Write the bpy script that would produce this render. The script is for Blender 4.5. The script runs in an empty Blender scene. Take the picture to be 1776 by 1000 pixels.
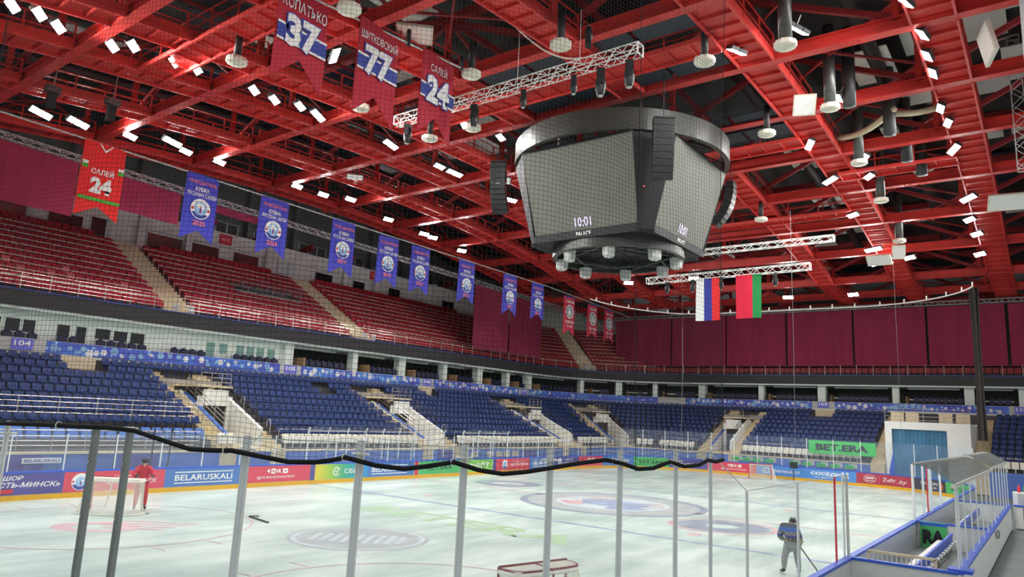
import bpy, math, random
from mathutils import Vector, Matrix
random.seed(11)
SC = bpy.context.scene
COL = SC.collection
PI = math.pi
# ------------------------------------------------------------------ camera
CAM = Vector((-33.591, -18.426, 4.178))
YAW, PITCH, ROLL, FPX = 0.65034, 0.1755, 0.04883, 1238.1
fw = Vector((math.cos(PITCH)*math.cos(YAW), math.cos(PITCH)*math.sin(YAW), math.sin(PITCH)))
rt = Vector((math.sin(YAW), -math.cos(YAW), 0)); upv = rt.cross(fw)
cR = math.cos(ROLL)*rt + math.sin(ROLL)*upv
cU = -math.sin(ROLL)*rt + math.cos(ROLL)*upv
cam = bpy.data.objects.new('camera', bpy.data.cameras.new('camera'))
COL.objects.link(cam)
cam.matrix_world = Matrix(((cR.x, cU.x, -fw.x, CAM.x), (cR.y, cU.y, -fw.y, CAM.y), (cR.z, cU.z, -fw.z, CAM.z), (0, 0, 0, 1)))
cam.data.sensor_width = 36; cam.data.lens = 36*FPX/1776
cam.data.clip_end = 400
SC.camera = cam
# ------------------------------------------------------------------ world, exposure
W = bpy.data.worlds.new('world'); SC.world = W; W.use_nodes = True
W.node_tree.nodes['Background'].inputs[0].default_value = (.82, .87, .9, 1)
W.node_tree.nodes['Background'].inputs[1].default_value = 0.75
SC.view_settings.view_transform = 'Standard'; SC.view_settings.look = 'None'
SC.view_settings.gamma = 1; SC.view_settings.use_curve_mapping = False
SC.view_settings.exposure = 0.2
SC.cycles.transparent_max_bounces = 20
SC.cycles.max_bounces = 5; SC.cycles.diffuse_bounces = 3; SC.cycles.glossy_bounces = 2; SC.cycles.transmission_bounces = 1
SC.cycles.caustics_reflective = False; SC.cycles.caustics_refractive = False
LAMP_W = 860.0
# ------------------------------------------------------------------ helpers
def V(*a): return Vector(a)
class MB:
    """collects boxes, bars and tubes into one mesh"""
    def __init__(s): s.v = []; s.f = []
    def add(s, vs, fs):
        o = len(s.v); s.v += [tuple(p) for p in vs]; s.f += [tuple(i+o for i in f) for f in fs]; return s
    def box(s, c, sz, m=None):
        x, y, z = sz[0]/2, sz[1]/2, sz[2]/2
        vs = [Vector((i*x, j*y, k*z)) for k in (-1, 1) for j in (-1, 1) for i in (-1, 1)]
        if m is not None: vs = [m @ p for p in vs]
        c = Vector(c)
        return s.add([p+c for p in vs], [(0,2,3,1),(4,5,7,6),(0,1,5,4),(1,3,7,5),(3,2,6,7),(2,0,4,6)])
    def bar(s, a, b, w, h=None, up=(0,0,1)):
        a = Vector(a); b = Vector(b); h = w if h is None else h
        d = (b-a).normalized(); u = Vector(up)
        if abs(d.dot(u)) > .98: u = Vector((1,0,0))
        r = d.cross(u).normalized(); u = r.cross(d)
        q = [a+r*(i*w/2)+u*(j*h/2) for i, j in ((-1,-1),(1,-1),(1,1),(-1,1))] + [b+r*(i*w/2)+u*(j*h/2) for i, j in ((-1,-1),(1,-1),(1,1),(-1,1))]
        return s.add(q, [(0,1,2,3),(7,6,5,4),(0,4,5,1),(1,5,6,2),(2,6,7,3),(3,7,4,0)])
    def tube(s, pts, r, n=6, closed=False, taper=None):
        pts = [Vector(p) for p in pts]; N = len(pts); o = len(s.v); pu = None
        for i, p in enumerate(pts):
            a = pts[i-1] if (i or closed) else p; b = pts[(i+1) % N] if (i < N-1 or closed) else p
            d = (b-a).normalized()
            u = pu if pu is not None else (Vector((0,0,1)) if abs(d.z) < .9 else Vector((1,0,0)))
            x = d.cross(u)
            if x.length < 1e-6: x = d.cross(Vector((0,1,0)))
            x.normalize(); u = x.cross(d).normalized(); pu = u
            rr = r if taper is None else taper[i]
            for k in range(n):
                t = 2*PI*k/n; s.v.append(tuple(p+x*(rr*math.cos(t))+u*(rr*math.sin(t))))
        for i in range(N if closed else N-1):
            j = (i+1) % N
            for k in range(n):
                k2 = (k+1) % n; s.f.append((o+i*n+k, o+i*n+k2, o+j*n+k2, o+j*n+k))
        if not closed:
            s.f.append(tuple(o+k for k in range(n))[::-1]); s.f.append(tuple(o+(N-1)*n+k for k in range(n)))
        return s
    def lathe(s, prof, n=12, m=None, c=(0,0,0)):
        """prof: (r, z) pairs, revolved about z"""
        o = len(s.v); c = Vector(c)
        for r, z in prof:
            for k in range(n):
                t = 2*PI*k/n; p = Vector((r*math.cos(t), r*math.sin(t), z))
                if m is not None: p = m @ p
                s.v.append(tuple(p+c))
        for i in range(len(prof)-1):
            for k in range(n):
                k2 = (k+1) % n; s.f.append((o+i*n+k, o+i*n+k2, o+(i+1)*n+k2, o+(i+1)*n+k))
        s.f.append(tuple(o+k for k in range(n))[::-1]); s.f.append(tuple(o+(len(prof)-1)*n+k for k in range(n)))
        return s
    def prism(s, poly, a, b):
        """poly: list of points (3D), extruded by vector b-a"""
        d = Vector(b)-Vector(a); P = [Vector(p) for p in poly]; n = len(P)
        return s.add(P+[p+d for p in P], [tuple(range(n))[::-1], tuple(range(n, 2*n))]+[(i, (i+1) % n, n+(i+1) % n, n+i) for i in range(n)])
    def grid(s, fn, nu, nv):
        o = len(s.v)
        for j in range(nv+1):
            for i in range(nu+1): s.v.append(tuple(fn(i/nu, j/nv)))
        for j in range(nv):
            for i in range(nu):
                a = o+j*(nu+1)+i; s.f.append((a, a+1, a+nu+2, a+nu+1))
        return s
    def mesh(s, name, mat, smooth=False):
        me = bpy.data.meshes.new(name); me.from_pydata(s.v, [], s.f); me.materials.append(M[mat])
        if smooth: me.polygons.foreach_set('use_smooth', [True]*len(me.polygons))
        me.update(); return me
    def build(s, name, mat, parent=None, smooth=False, label=None):
        return obj(name, s.mesh(name, mat, smooth), parent, label=label)
def obj(name, me, parent=None, mw=None, label=None):
    o = bpy.data.objects.new(name, me); COL.objects.link(o)
    if parent is not None: o.parent = parent
    if mw is not None: o.matrix_local = mw
    if label: o['label'] = label
    return o
def ordn(n): return '%d%s' % (n, 'th' if 10 <= n % 100 <= 20 else {1:'st',2:'nd',3:'rd'}.get(n % 10,'th'))
def tag(o, label, cat, group=None):
    o['label'] = label; o['category'] = cat
    if group: o['group'] = group
    return o
def thing(name, label, cat, loc=(0,0,0), rotz=0, group=None):
    o = bpy.data.objects.new(name, None); COL.objects.link(o); o.location = loc; o.rotation_euler = (0, 0, rotz)
    o.empty_display_size = .2
    return tag(o, label, cat, group)
def struct(o): o['kind'] = 'structure'; return o
def stuff(o): o['kind'] = 'stuff'; return o
def dup(root, mw, label=None, parent=None):
    r = root.copy(); COL.objects.link(r); r.parent = parent; r.matrix_local = mw
    if label: r['label'] = label
    for ch in root.children:
        c = ch.copy(); COL.objects.link(c); c.parent = r
        for g in ch.children:
            d = g.copy(); COL.objects.link(d); d.parent = c
    return r
def frame(pos, n, up=(0,0,1)):
    """local X right, Y up, Z out of the face, as the viewer in front of it sees it"""
    n = Vector(n).normalized(); u = Vector(up); r = u.cross(n).normalized(); u = n.cross(r)
    return Matrix(((r.x, u.x, n.x, pos[0]), (r.y, u.y, n.y, pos[1]), (r.z, u.z, n.z, pos[2]), (0,0,0,1)))
def place(pos, t, n, up=(0,0,1)):
    t = Vector(t); n = Vector(n); u = Vector(up)
    return Matrix(((t.x, n.x, u.x, pos[0]), (t.y, n.y, u.y, pos[1]), (t.z, n.z, u.z, pos[2]), (0,0,0,1)))
_tx = {}
TMP = bpy.data.scenes.new('workbench'); TVL = TMP.view_layers[0]
def evaluated_mesh(o):
    TMP.collection.objects.link(o); TVL.update(); dg = TVL.depsgraph
    me = bpy.data.meshes.new_from_object(o.evaluated_get(dg), depsgraph=dg); bpy.data.objects.remove(o); return me
def text_mesh(txt, h, mat, bold=.0, width=None, depth=.004, shear=0, spacing=1.0):
    key = (txt, h, mat, bold, width, shear)
    if key in _tx: return _tx[key]
    cu = bpy.data.curves.new('lettering', 'FONT'); cu.body = txt; cu.size = 1; cu.align_x = 'CENTER'
    cu.resolution_u = 2; cu.offset = bold; cu.shear = shear; cu.space_character = spacing
    me = evaluated_mesh(bpy.data.objects.new('lettering', cu)); bpy.data.curves.remove(cu)
    xs = [v.co.x for v in me.vertices] or [0]; ys = [v.co.y for v in me.vertices] or [0]
    sy = h/max(1e-6, max(ys)-min(ys)); sx = sy if width is None else width/max(1e-6, max(xs)-min(xs))
    cx = (max(xs)+min(xs))/2; cy = (max(ys)+min(ys))/2
    for v in me.vertices: v.co = ((v.co.x-cx)*sx, (v.co.y-cy)*sy, depth)
    me.materials.clear(); me.materials.append(M[mat]); me.name = 'lettering'
    _tx[key] = me; return me
# ------------------------------------------------------------------ materials
M = {}
def mat(name, col, rough=.6, metal=0, var=.12, scale=6, bump=0, emit=None, spec=.5, coord='Object', stretch=None):
    m = bpy.data.materials.new(name); m.use_nodes = True; nt = m.node_tree; b = nt.nodes['Principled BSDF']
    b.inputs['Roughness'].default_value = rough; b.inputs['Metallic'].default_value = metal
    b.inputs['Specular IOR Level'].default_value = spec
    tc = nt.nodes.new('ShaderNodeTexCoord'); src = tc.outputs[coord]
    if stretch:
        mp = nt.nodes.new('ShaderNodeMapping'); mp.inputs['Scale'].default_value = stretch
        nt.links.new(src, mp.inputs[0]); src = mp.outputs[0]
    nz = nt.nodes.new('ShaderNodeTexNoise'); nz.inputs['Scale'].default_value = scale; nz.inputs['Detail'].default_value = 3
    nt.links.new(src, nz.inputs['Vector'])
    rp = nt.nodes.new('ShaderNodeValToRGB'); e = rp.color_ramp.elements
    e[0].position = .3; e[1].position = .7
    e[0].color = tuple(c*(1-var) for c in col[:3])+(1,); e[1].color = tuple(min(1, c*(1+var)) for c in col[:3])+(1,)
    nt.links.new(nz.outputs[0], rp.inputs[0]); nt.links.new(rp.outputs[0], b.inputs['Base Color'])
    if bump:
        bp = nt.nodes.new('ShaderNodeBump'); bp.inputs['Strength'].default_value = bump
        nt.links.new(nz.outputs[0], bp.inputs['Height']); nt.links.new(bp.outputs[0], b.inputs['Normal'])
    if emit:
        b.inputs['Emission Color'].default_value = tuple(emit[0])+(1,); b.inputs['Emission Strength'].default_value = emit[1]
    M[name] = m; return m
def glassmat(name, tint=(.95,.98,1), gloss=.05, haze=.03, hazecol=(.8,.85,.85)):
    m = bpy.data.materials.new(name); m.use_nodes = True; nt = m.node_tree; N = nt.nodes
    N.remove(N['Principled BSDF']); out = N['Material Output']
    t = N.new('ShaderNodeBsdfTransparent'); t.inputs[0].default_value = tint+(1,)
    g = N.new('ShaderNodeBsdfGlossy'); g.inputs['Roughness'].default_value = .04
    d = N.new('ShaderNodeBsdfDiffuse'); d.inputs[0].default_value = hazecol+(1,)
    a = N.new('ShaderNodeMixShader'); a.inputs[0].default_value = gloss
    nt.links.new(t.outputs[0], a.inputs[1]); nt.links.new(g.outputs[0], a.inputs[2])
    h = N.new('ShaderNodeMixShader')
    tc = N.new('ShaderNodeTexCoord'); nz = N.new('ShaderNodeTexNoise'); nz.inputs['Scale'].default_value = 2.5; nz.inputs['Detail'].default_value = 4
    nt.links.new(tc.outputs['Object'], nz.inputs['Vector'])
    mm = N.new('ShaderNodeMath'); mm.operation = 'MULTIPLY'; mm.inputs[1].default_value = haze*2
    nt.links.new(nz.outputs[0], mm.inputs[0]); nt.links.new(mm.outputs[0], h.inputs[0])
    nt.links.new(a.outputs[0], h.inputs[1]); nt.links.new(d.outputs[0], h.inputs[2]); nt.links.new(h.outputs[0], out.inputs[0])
    M[name] = m
def S(r, g, b):
    f = lambda c: (c/255/12.92) if c/255 <= .04045 else ((c/255+.055)/1.055)**2.4
    return (f(r), f(g), f(b))
mat('red_steel', S(210,60,54), .42, var=.16, scale=.9)
mat('red_dark', S(146,40,42), .55, var=.2, scale=.9)
mat('silver', S(196,199,196), .4, .15, var=.08)
mat('chrome', S(196,190,180), .28, .75, var=.08)
mat('alu', S(128,134,130), .45, .5, var=.07)
mat('post_grey', S(224,229,229), .35, .0, var=.05)
mat('black', S(24,24,26), .7, var=.3)
mat('black_gloss', S(34,35,36), .35, var=.25)
mat('led_dark', S(50,53,48), .38, var=.25, scale=2.5, stretch=(1,1,6))
mat('screen', S(114,115,108), .8, var=.04, scale=1.2, spec=.1)
mat('net_cord', S(22,22,24), .9, var=.2)
mat('net_bundle', S(64,60,58), .9, var=.3)
mat('net_rope', S(14,14,15), .95, var=.4, scale=40, bump=.6)
mat('white_cord', S(235,232,220), .8, var=.05)
mat('white', S(235,236,230), .5, var=.04)
mat('white_dirty', S(222,222,214), .6, var=.1, scale=2)
mat('offwhite', S(228,222,205), .6, var=.08)
mat('cream', S(214,200,168), .65, var=.1, scale=4)
mat('beige_step', S(206,190,152), .7, var=.12, scale=5)
mat('terrace_grey', S(92,90,90), .8, var=.14, scale=1.3, bump=.15)  # concrete darkened, shade between the seat rows put into the colour
mat('sign_lavender', S(116,118,220), .6, var=.03)
mat('concrete', S(150,148,142), .8, var=.14, scale=1.3, bump=.15)
mat('wall_grey', S(194,192,186), .8, var=.1, scale=.8)
mat('wall_dark', S(74,74,72), .8, var=.2, scale=.8)
mat('panel_grey', S(186,188,184), .55, var=.06)
mat('suite_white', S(224,234,226), .5, var=.05)
mat('suite_dark', S(36,38,38), .6, var=.3, scale=1)
mat('dark_pane', S(22,22,24), .15, var=.3)
mat('teal_pane', S(120,160,150), .2, var=.1)
mat('wood', S(150,120,84), .6, var=.15)
mat('band_black', S(46,45,46), .6, var=.12, scale=2)
mat('blue_trim', S(44,70,150), .5)
mat('seat_blue', S(24,52,108), .42, var=.15, scale=3)
mat('seat_lightblue', S(92,132,205), .5, var=.1)
mat('seat_navy', S(26,32,66), .5, var=.2)
mat('seat_red', S(164,24,38), .45, var=.2, scale=2)
mat('seat_pink', S(200,96,96), .5, var=.15, scale=2)
mat('seat_white', S(226,222,204), .5, var=.07)
mat('curtain', S(142,38,70), .85, var=.14, scale=.7, stretch=(3,3,.4))
mat('cap_blue', S(48,92,205), .4, var=.06)
mat('kick_yellow', S(228,172,10), .45, var=.08)
mat('board_white', S(214,216,212), .4, var=.06)
mat('ad_red', S(218,72,92), .45, var=.05, scale=1)
mat('ad_deepred', S(176,62,80), .45, var=.05, scale=1)
mat('ad_blue', S(76,122,190), .45, var=.05, scale=1)
mat('ad_skyblue', S(84,142,214), .45, var=.05, scale=1)
mat('ad_green', S(80,182,104), .45, var=.05, scale=1)
mat('ad_lime', S(142,204,92), .45, var=.05, scale=1)
mat('ad_purple', S(86,78,150), .45, var=.14, scale=1)
mat('ad_dark', S(70,62,72), .45, var=.1, scale=1)
mat('ad_orange', S(226,110,52), .45, var=.1, scale=1)
mat('neon_green', S(58,200,84), .45, var=.04)
mat('ink', S(30,30,34), .5)
mat('ink_green', S(52,96,62), .5)
mat('print_white', S(242,242,240), .5, var=.02)
mat('print_pink', S(240,130,140), .5, var=.02)
mat('print_red', S(214,44,60), .5, var=.05)
mat('print_blue', S(58,74,160), .5, var=.05)
mat('print_lightblue', S(150,196,232), .5, var=.1)
mat('print_green', S(66,180,60), .5, var=.05)
mat('banner_blue', S(72,74,196), .7, var=.05)
mat('banner_red', S(238,42,40), .7, var=.05)
mat('banner_crimson', S(184,36,56), .7, var=.08)
mat('banner_pink', S(214,62,86), .7, var=.08)
mat('flag_white', S(225,228,226), .75, var=.04)
mat('flag_blue', S(48,56,150), .75, var=.05)
mat('flag_red', S(232,40,40), .75, var=.05)
mat('flag_crimson', S(214,28,62), .75, var=.05)
mat('flag_green', S(24,132,66), .75, var=.05)
mat('wall_blue', S(84,118,196), .5, var=.2, scale=.35)
mat('door_blue', S(60,122,160), .5, var=.22, scale=1.2, stretch=(1,6,.4))
mat('floor_rubber', S(106,116,112), .45, var=.2, scale=.9)
mat('deck_blue', S(30,38,62), .7, var=.3, scale=.5)
mat('gallery_grey', S(118,117,112), .8, var=.12, scale=.8)
mat('deck_grey', S(62,64,64), .7, var=.3, scale=.5)
mat('duct', S(88,90,88), .4, .5, var=.2)
mat('duct_dark', S(52,52,52), .5, .3, var=.2)
mat('slate_panel', S(40,52,62), .6, var=.2)
mat('lamp_white', (1,1,1), .5, var=0, emit=((1,.98,.95), 34.0))
mat('spot_on', (1,1,1), .5, var=0, emit=((.85,1,.97), 26.0))
mat('led_digit', S(216,200,240), .5, var=0, emit=((.72,.6,.95), .5))
mat('red_dot', (1,.1,.1), .5, var=0, emit=((1,.05,.05), 1.2))
mat('skin', S(214,160,138), .55, var=.06)
mat('jersey_red', S(204,26,52), .75, var=.1)
mat('jersey_grey', S(86,90,96), .8, var=.1)
mat('jersey_blue', S(66,104,180), .75, var=.08)
mat('jersey_pale', S(168,168,160), .8, var=.08)
mat('pants_grey', S(140,144,140), .85, var=.25, scale=30)
mat('goal_red', S(196,40,44), .4)
mat('goal_brown', S(128,62,60), .5, var=.15)
mat('paint_blue', S(172,186,212), .3, var=.3, scale=1.5)
mat('paint_red', S(228,186,188), .3, var=.2, scale=1.5)
mat('paint_pink', S(230,198,198), .3, var=.14, scale=1.0)
mat('paint_grey', S(194,202,200), .3, var=.12, scale=1.4)
mat('paint_green', S(192,222,180), .3, var=.1, scale=1.2)
mat('paint_slate', S(160,172,186), .3, var=.2, scale=1.2)
mat('paint_pale', S(218,230,232), .3, var=.1, scale=1.2)
mat('paint_tan', S(214,206,198), .3, var=.2, scale=1.2)
glassmat('glass', gloss=.035, haze=.05)
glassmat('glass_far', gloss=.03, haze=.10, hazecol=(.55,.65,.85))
glassmat('polycarb', tint=(.6,.62,.62), gloss=.06, haze=.3, hazecol=(.34,.35,.36))
def strand_mat(): pass
# worn, cloudy rink ice
def ice_mat():
    m = bpy.data.materials.new('ice'); m.use_nodes = True; nt = m.node_tree; N = nt.nodes; b = N['Principled BSDF']
    tc = N.new('ShaderNodeTexCoord')
    mp = N.new('ShaderNodeMapping'); mp.inputs['Rotation'].default_value = (0,0,.5); mp.inputs['Scale'].default_value = (.16,.75,1)
    nt.links.new(tc.outputs['Object'], mp.inputs[0])
    n1 = N.new('ShaderNodeTexNoise'); n1.inputs['Scale'].default_value = 1.3; n1.inputs['Detail'].default_value = 9; n1.inputs['Roughness'].default_value = .62
    nt.links.new(mp.outputs[0], n1.inputs['Vector'])
    n2 = N.new('ShaderNodeTexNoise'); n2.inputs['Scale'].default_value = .22; n2.inputs['Detail'].default_value = 3
    nt.links.new(tc.outputs['Object'], n2.inputs['Vector'])
    mx = N.new('ShaderNodeMath'); mx.operation = 'MULTIPLY'; nt.links.new(n1.outputs[0], mx.inputs[0]); nt.links.new(n2.outputs[0], mx.inputs[1])
    rp = N.new('ShaderNodeValToRGB'); e = rp.color_ramp.elements
    e[0].position = .14; e[0].color = S(176,198,188)+(1,); e[1].position = .34; e[1].color = S(226,240,230)+(1,)
    nt.links.new(mx.outputs[0], rp.inputs[0]); nt.links.new(rp.outputs[0], b.inputs['Base Color'])
    b.inputs['Roughness'].default_value = .34; b.inputs['Specular IOR Level'].default_value = .28
    M['ice'] = m
ice_mat()
def gradient_mat(name, stops, axis='X', rough=.45):
    m = bpy.data.materials.new(name); m.use_nodes = True; nt = m.node_tree; N = nt.nodes; b = N['Principled BSDF']
    tc = N.new('ShaderNodeTexCoord'); sp = N.new('ShaderNodeSeparateXYZ'); nt.links.new(tc.outputs['Generated'], sp.inputs[0])
    rp = N.new('ShaderNodeValToRGB'); e = rp.color_ramp.elements
    e[0].position = stops[0][0]; e[0].color = stops[0][1]+(1,); e[1].position = stops[-1][0]; e[1].color = stops[-1][1]+(1,)
    for p, c in stops[1:-1]: q = e.new(p); q.color = c+(1,)
    nt.links.new(sp.outputs[axis], rp.inputs[0]); nt.links.new(rp.outputs[0], b.inputs['Base Color']); b.inputs['Roughness'].default_value = rough
    M[name] = m
gradient_mat('ad_rainbow', [(0, S(236,206,62)), (.3, S(150,200,80)), (.55, S(60,170,140)), (1, S(52,146,214))])
def snow_mat():
    m = bpy.data.materials.new('snow_banner'); m.use_nodes = True; nt = m.node_tree; N = nt.nodes; b = N['Principled BSDF']
    tc = N.new('ShaderNodeTexCoord')
    n1 = N.new('ShaderNodeTexNoise'); n1.inputs['Scale'].default_value = .35; nt.links.new(tc.outputs['Object'], n1.inputs['Vector'])
    r1 = N.new('ShaderNodeValToRGB'); e = r1.color_ramp.elements
    e[0].position = .35; e[0].color = S(78,78,184)+(1,); e[1].position = .65; e[1].color = S(78,132,220)+(1,)
    nt.links.new(n1.outputs[0], r1.inputs[0])
    vo = N.new('ShaderNodeTexVoronoi'); vo.inputs['Scale'].default_value = 2.6; nt.links.new(tc.outputs['Object'], vo.inputs['Vector'])
    r2 = N.new('ShaderNodeValToRGB'); e = r2.color_ramp.elements; e[0].position = .2; e[0].color = (1,1,1,1); e[1].position = .26; e[1].color = (0,0,0,1)
    nt.links.new(vo.outputs['Distance'], r2.inputs[0])
    mx = N.new('ShaderNodeMixRGB'); mx.inputs[2].default_value = S(150,200,242)+(1,)
    nt.links.new(r2.outputs[0], mx.inputs[0]); nt.links.new(r1.outputs[0], mx.inputs[1]); nt.links.new(mx.outputs[0], b.inputs['Base Color'])
    b.inputs['Roughness'].default_value = .55; M['snow_banner'] = m
snow_mat()
# ------------------------------------------------------------------ rink outline
RL, RW, RR = 30.0, 14.0, 8.5
ARC = RR*PI/2
def rp(s, off=0.0):
    """point, tangent and inward normal on the rink edge; s=0 at (-21.5, 14), clockwise seen from above; off > 0 outwards"""
    T = 2*(43+11)+4*ARC; s %= T; r = RR+off
    def arc(cx, cy, a0, q):
        t = math.radians(a0)-q/RR; c, n = math.cos(t), math.sin(t)
        return V(cx+r*c, cy+r*n, 0), V(n, -c, 0), V(-c, -n, 0)
    if s < 43: return V(-21.5+s, RW+off, 0), V(1,0,0), V(0,-1,0)
    s -= 43
    if s < ARC: return arc(21.5, 5.5, 90, s)
    s -= ARC
    if s < 11: return V(RL+off, 5.5-s, 0), V(0,-1,0), V(-1,0,0)
    s -= 11
    if s < ARC: return arc(21.5, -5.5, 0, s)
    s -= ARC
    if s < 43: return V(21.5-s, -RW-off, 0), V(-1,0,0), V(0,1,0)
    s -= 43
    if s < ARC: return arc(-21.5, -5.5, -90, s)
    s -= ARC
    if s < 11: return V(-RL-off, -5.5+s, 0), V(0,1,0), V(1,0,0)
    s -= 11
    return arc(-21.5, 5.5, 180, s)
def rsweep(mb, s0, s1, prof, step=.7):
    """closed profile of (off, z) swept along the rink edge"""
    n = max(1, int(math.ceil((s1-s0)/step))); k = len(prof); o = len(mb.v)
    for i in range(n+1):
        s = s0+(s1-s0)*i/n
        for off, z in prof:
            p = rp(s, off)[0]; mb.v.append((p.x, p.y, z))
    for i in range(n):
        for j in range(k):
            a = o+i*k+j; b = o+i*k+(j+1) % k; mb.f.append((a, b, b+k, a+k))
    mb.f.append(tuple(o+j for j in range(k))[::-1]); mb.f.append(tuple(o+n*k+j for j in range(k)))
    return mb
# ------------------------------------------------------------------ floor and ice
fl = struct(MB().box((8, 2, -.16), (120, 76, .2)).build('floor', 'floor_rubber'))
T_ALL = 2*(43+11)+4*ARC
ol = [rp(T_ALL*i/160)[0] for i in range(160)]
icem = MB(); icem.add([(p.x, p.y, 0) for p in ol]+[(p.x, p.y, -.06) for p in ol], [tuple(range(160))[::-1], tuple(range(160, 320))]+[(i, (i+1) % 160, 160+(i+1) % 160, 160+i) for i in range(160)])
ice = struct(icem.build('ice_floor', 'ice'))
def disc_ring(c, r0, r1, z, n=48, a0=0, a1=2*PI, sx=1, sy=1):
    mb = MB()
    def fn(u, v):
        a = a0+(a1-a0)*u; r = r0+(r1-r0)*v; return (c[0]+sx*r*math.cos(a), c[1]+sy*r*math.sin(a), z)
    return mb.grid(fn, n, 1)
def flat(pts, z): return MB().add([(x, y, z) for x, y in pts], [tuple(range(len(pts)))])
flat([(-8.13,-14),(-7.83,-14),(-7.83,14),(-8.13,14)], .004).build('blue_line', 'paint_blue', ice)
flat([(7.83,-14),(8.13,-14),(8.13,14),(7.83,14)], .004).build('blue_line', 'paint_blue', ice)
flat([(-.1,-14),(.1,-14),(.1,14),(-.1,14)], .004).build('red_line', 'paint_red', ice)
flat([(27.37,-11.5),(27.43,-11.5),(27.43,11.5),(27.37,11.5)], .004).build('goal_line', 'paint_red', ice)
flat([(-27.43,-11.5),(-27.37,-11.5),(-27.37,11.5),(-27.43,11.5)], .004).build('goal_line', 'paint_pink', ice)
for cx in (-21.7, 21.7):
    for cy in (-7, 7):
        disc_ring((cx, cy), 4.5, 4.56, .0062).build('faceoff_circle', 'paint_red', ice)
        disc_ring((cx, cy), 0, .3, .0066, 20).build('faceoff_spot', 'paint_red', ice)
        hm = MB()
        for sx in (-1, 1):
            for sy in (-1, 1): hm.box((cx+sx*.85, cy+sy*4.95, .007), (.05, .8, .002))
        hm.build('hash_mark', 'paint_red', ice)
for cx in (-6.2, 6.2):
    for cy in (-7, 7): disc_ring((cx, cy), 0, .3, .004, 20).build('faceoff_spot', 'paint_red', ice)
# centre-ice crest, worn
disc_ring((0,0), 4.35, 4.75, .004, 64).build('centre_ring', 'paint_slate', ice)
disc_ring((0,0), 2.9, 4.35, .003, 64).build('crest_field', 'paint_grey', ice)
disc_ring((0,0), 0, 2.9, .003, 64).build('crest_heart', 'paint_pale', ice)
for a0, a1, m_ in ((.3,1.2,'paint_tan'), (2.0,2.7,'paint_red'), (3.5,4.4,'paint_blue'), (5.0,5.6,'paint_tan')):
    disc_ring((0,0), 1.2, 2.6, .006, 16, a0, a1).build('crest_patch', m_, ice)
flat([(-1.2,-1.6),(1.0,-2.0),(1.4,.6),(.2,1.9),(-1.5,.9)], .007).build('crest_patch', 'paint_blue', ice)
# grey oval sponsor mark and other floor prints
def oval(name, c, rx, ry, rot, mt, z=.003, r0=0):
    mb = MB(); cs, sn = math.cos(rot), math.sin(rot)
    def fn(u, v):
        a = 2*PI*u; r = r0+(1-r0)*v; x, y = rx*r*math.cos(a), ry*r*math.sin(a)
        return (c[0]+x*cs-y*sn, c[1]+x*sn+y*cs, z)
    return mb.grid(fn, 48, 1).build(name, mt, ice)
OV = (-16.93, .03)
oval('round_print', OV, 2.3, 2.2, -.72, 'paint_grey')
oval('round_rim', OV, 2.15, 2.05, -.72, 'paint_pale', .005, .93)
for i in range(9):
    t = -1.4+.35*i; cs, sn = .6, -.8
    p = (OV[0]+t*cs, OV[1]+t*sn)
    h = 1.0-.07*abs(i-4)
    flat([(p[0]+a*cs-b*sn, p[1]+a*sn+b*cs) for a, b in ((-.11,-h),(.05,-h),(.13,h*.7),(-.05,h*.8))], .006).build('letter_print', 'paint_pale', ice)
oval('red_print', (-22.3, 6.5), 1.35, .95, -.93, 'paint_pink', .003, .55)
for i in range(4):
    p0 = V(-21.15-.36*i, 7.2-.27*i, 0); d = V(.6,-.8,0)*(.8-.05*i)
    flat([(p0.x, p0.y), (p0.x+3.1*d.x, p0.y+3.1*d.y), (p0.x+3.1*d.x+.16, p0.y+3.1*d.y+.12), (p0.x+.16, p0.y+.12)], .0042+.0003*i).build('stripe_print', 'paint_pink', ice)
obj('letter_print', text_mesh('BETERA', 1.7, 'paint_green', .03, 10.6, .004), ice, Matrix(((0,1,0,-11.6),(-1,0,0,.2),(0,0,1,0),(0,0,0,1))))
oval('crest_print', (-3.0,-6.9), 2.3, 2.1, -.7, 'paint_red', .003, .9)
oval('crest_print', (-3.0,-6.9), 1.95, 1.75, -.7, 'paint_slate', .003, .35)
oval('crest_print', (3.1,9.0), 2.1, 1.9, -.7, 'paint_slate', .003, .5)
# ------------------------------------------------------------------ boards
bd = thing('rink_boards', 'white rink boards with blue cap, yellow kick strip and printed advertisements', 'boards')
for a, b in ((0,43),(43,43+ARC),(43+ARC,54+ARC),(54+ARC,54+2*ARC),(54+2*ARC,97+2*ARC),(97+2*ARC,97+3*ARC),(97+3*ARC,108+3*ARC),(108+3*ARC,108+4*ARC)):
    rsweep(MB(), a, b, [(.0,.2),(.0,1.03),(.1,1.03),(.1,.2)]).build('board_panel', 'board_white', bd)
    rsweep(MB(), a, b, [(-.02,0),(-.02,.2),(.1,.2),(.1,0)]).build('kick_strip', 'kick_yellow', bd)
    rsweep(MB(), a, b, [(-.02,1.03),(-.02,1.1),(.14,1.1),(.14,1.03)]).build('cap_rail', 'cap_blue', bd)
def bent(txt, h, s, z, mt, parent, bold=.012, width=None, shear=0, off=-.022):
    me = text_mesh(txt, h, mt, bold, width, 0, shear).copy()
    for v in me.vertices:
        p, t, n = rp(s+v.co.x, off); v.co = (p.x, p.y, z+v.co.y)
    return obj('lettering', me, parent)
def bent_poly(pts, s, z, mt, parent, name='emblem', off=-.02):
    mb = MB(); q = []
    for x, y in pts:
        p = rp(s+x, off)[0]; q.append((p.x, p.y, z+y))
    return mb.add(q, [tuple(range(len(q)))]).build(name, mt, parent)
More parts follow.
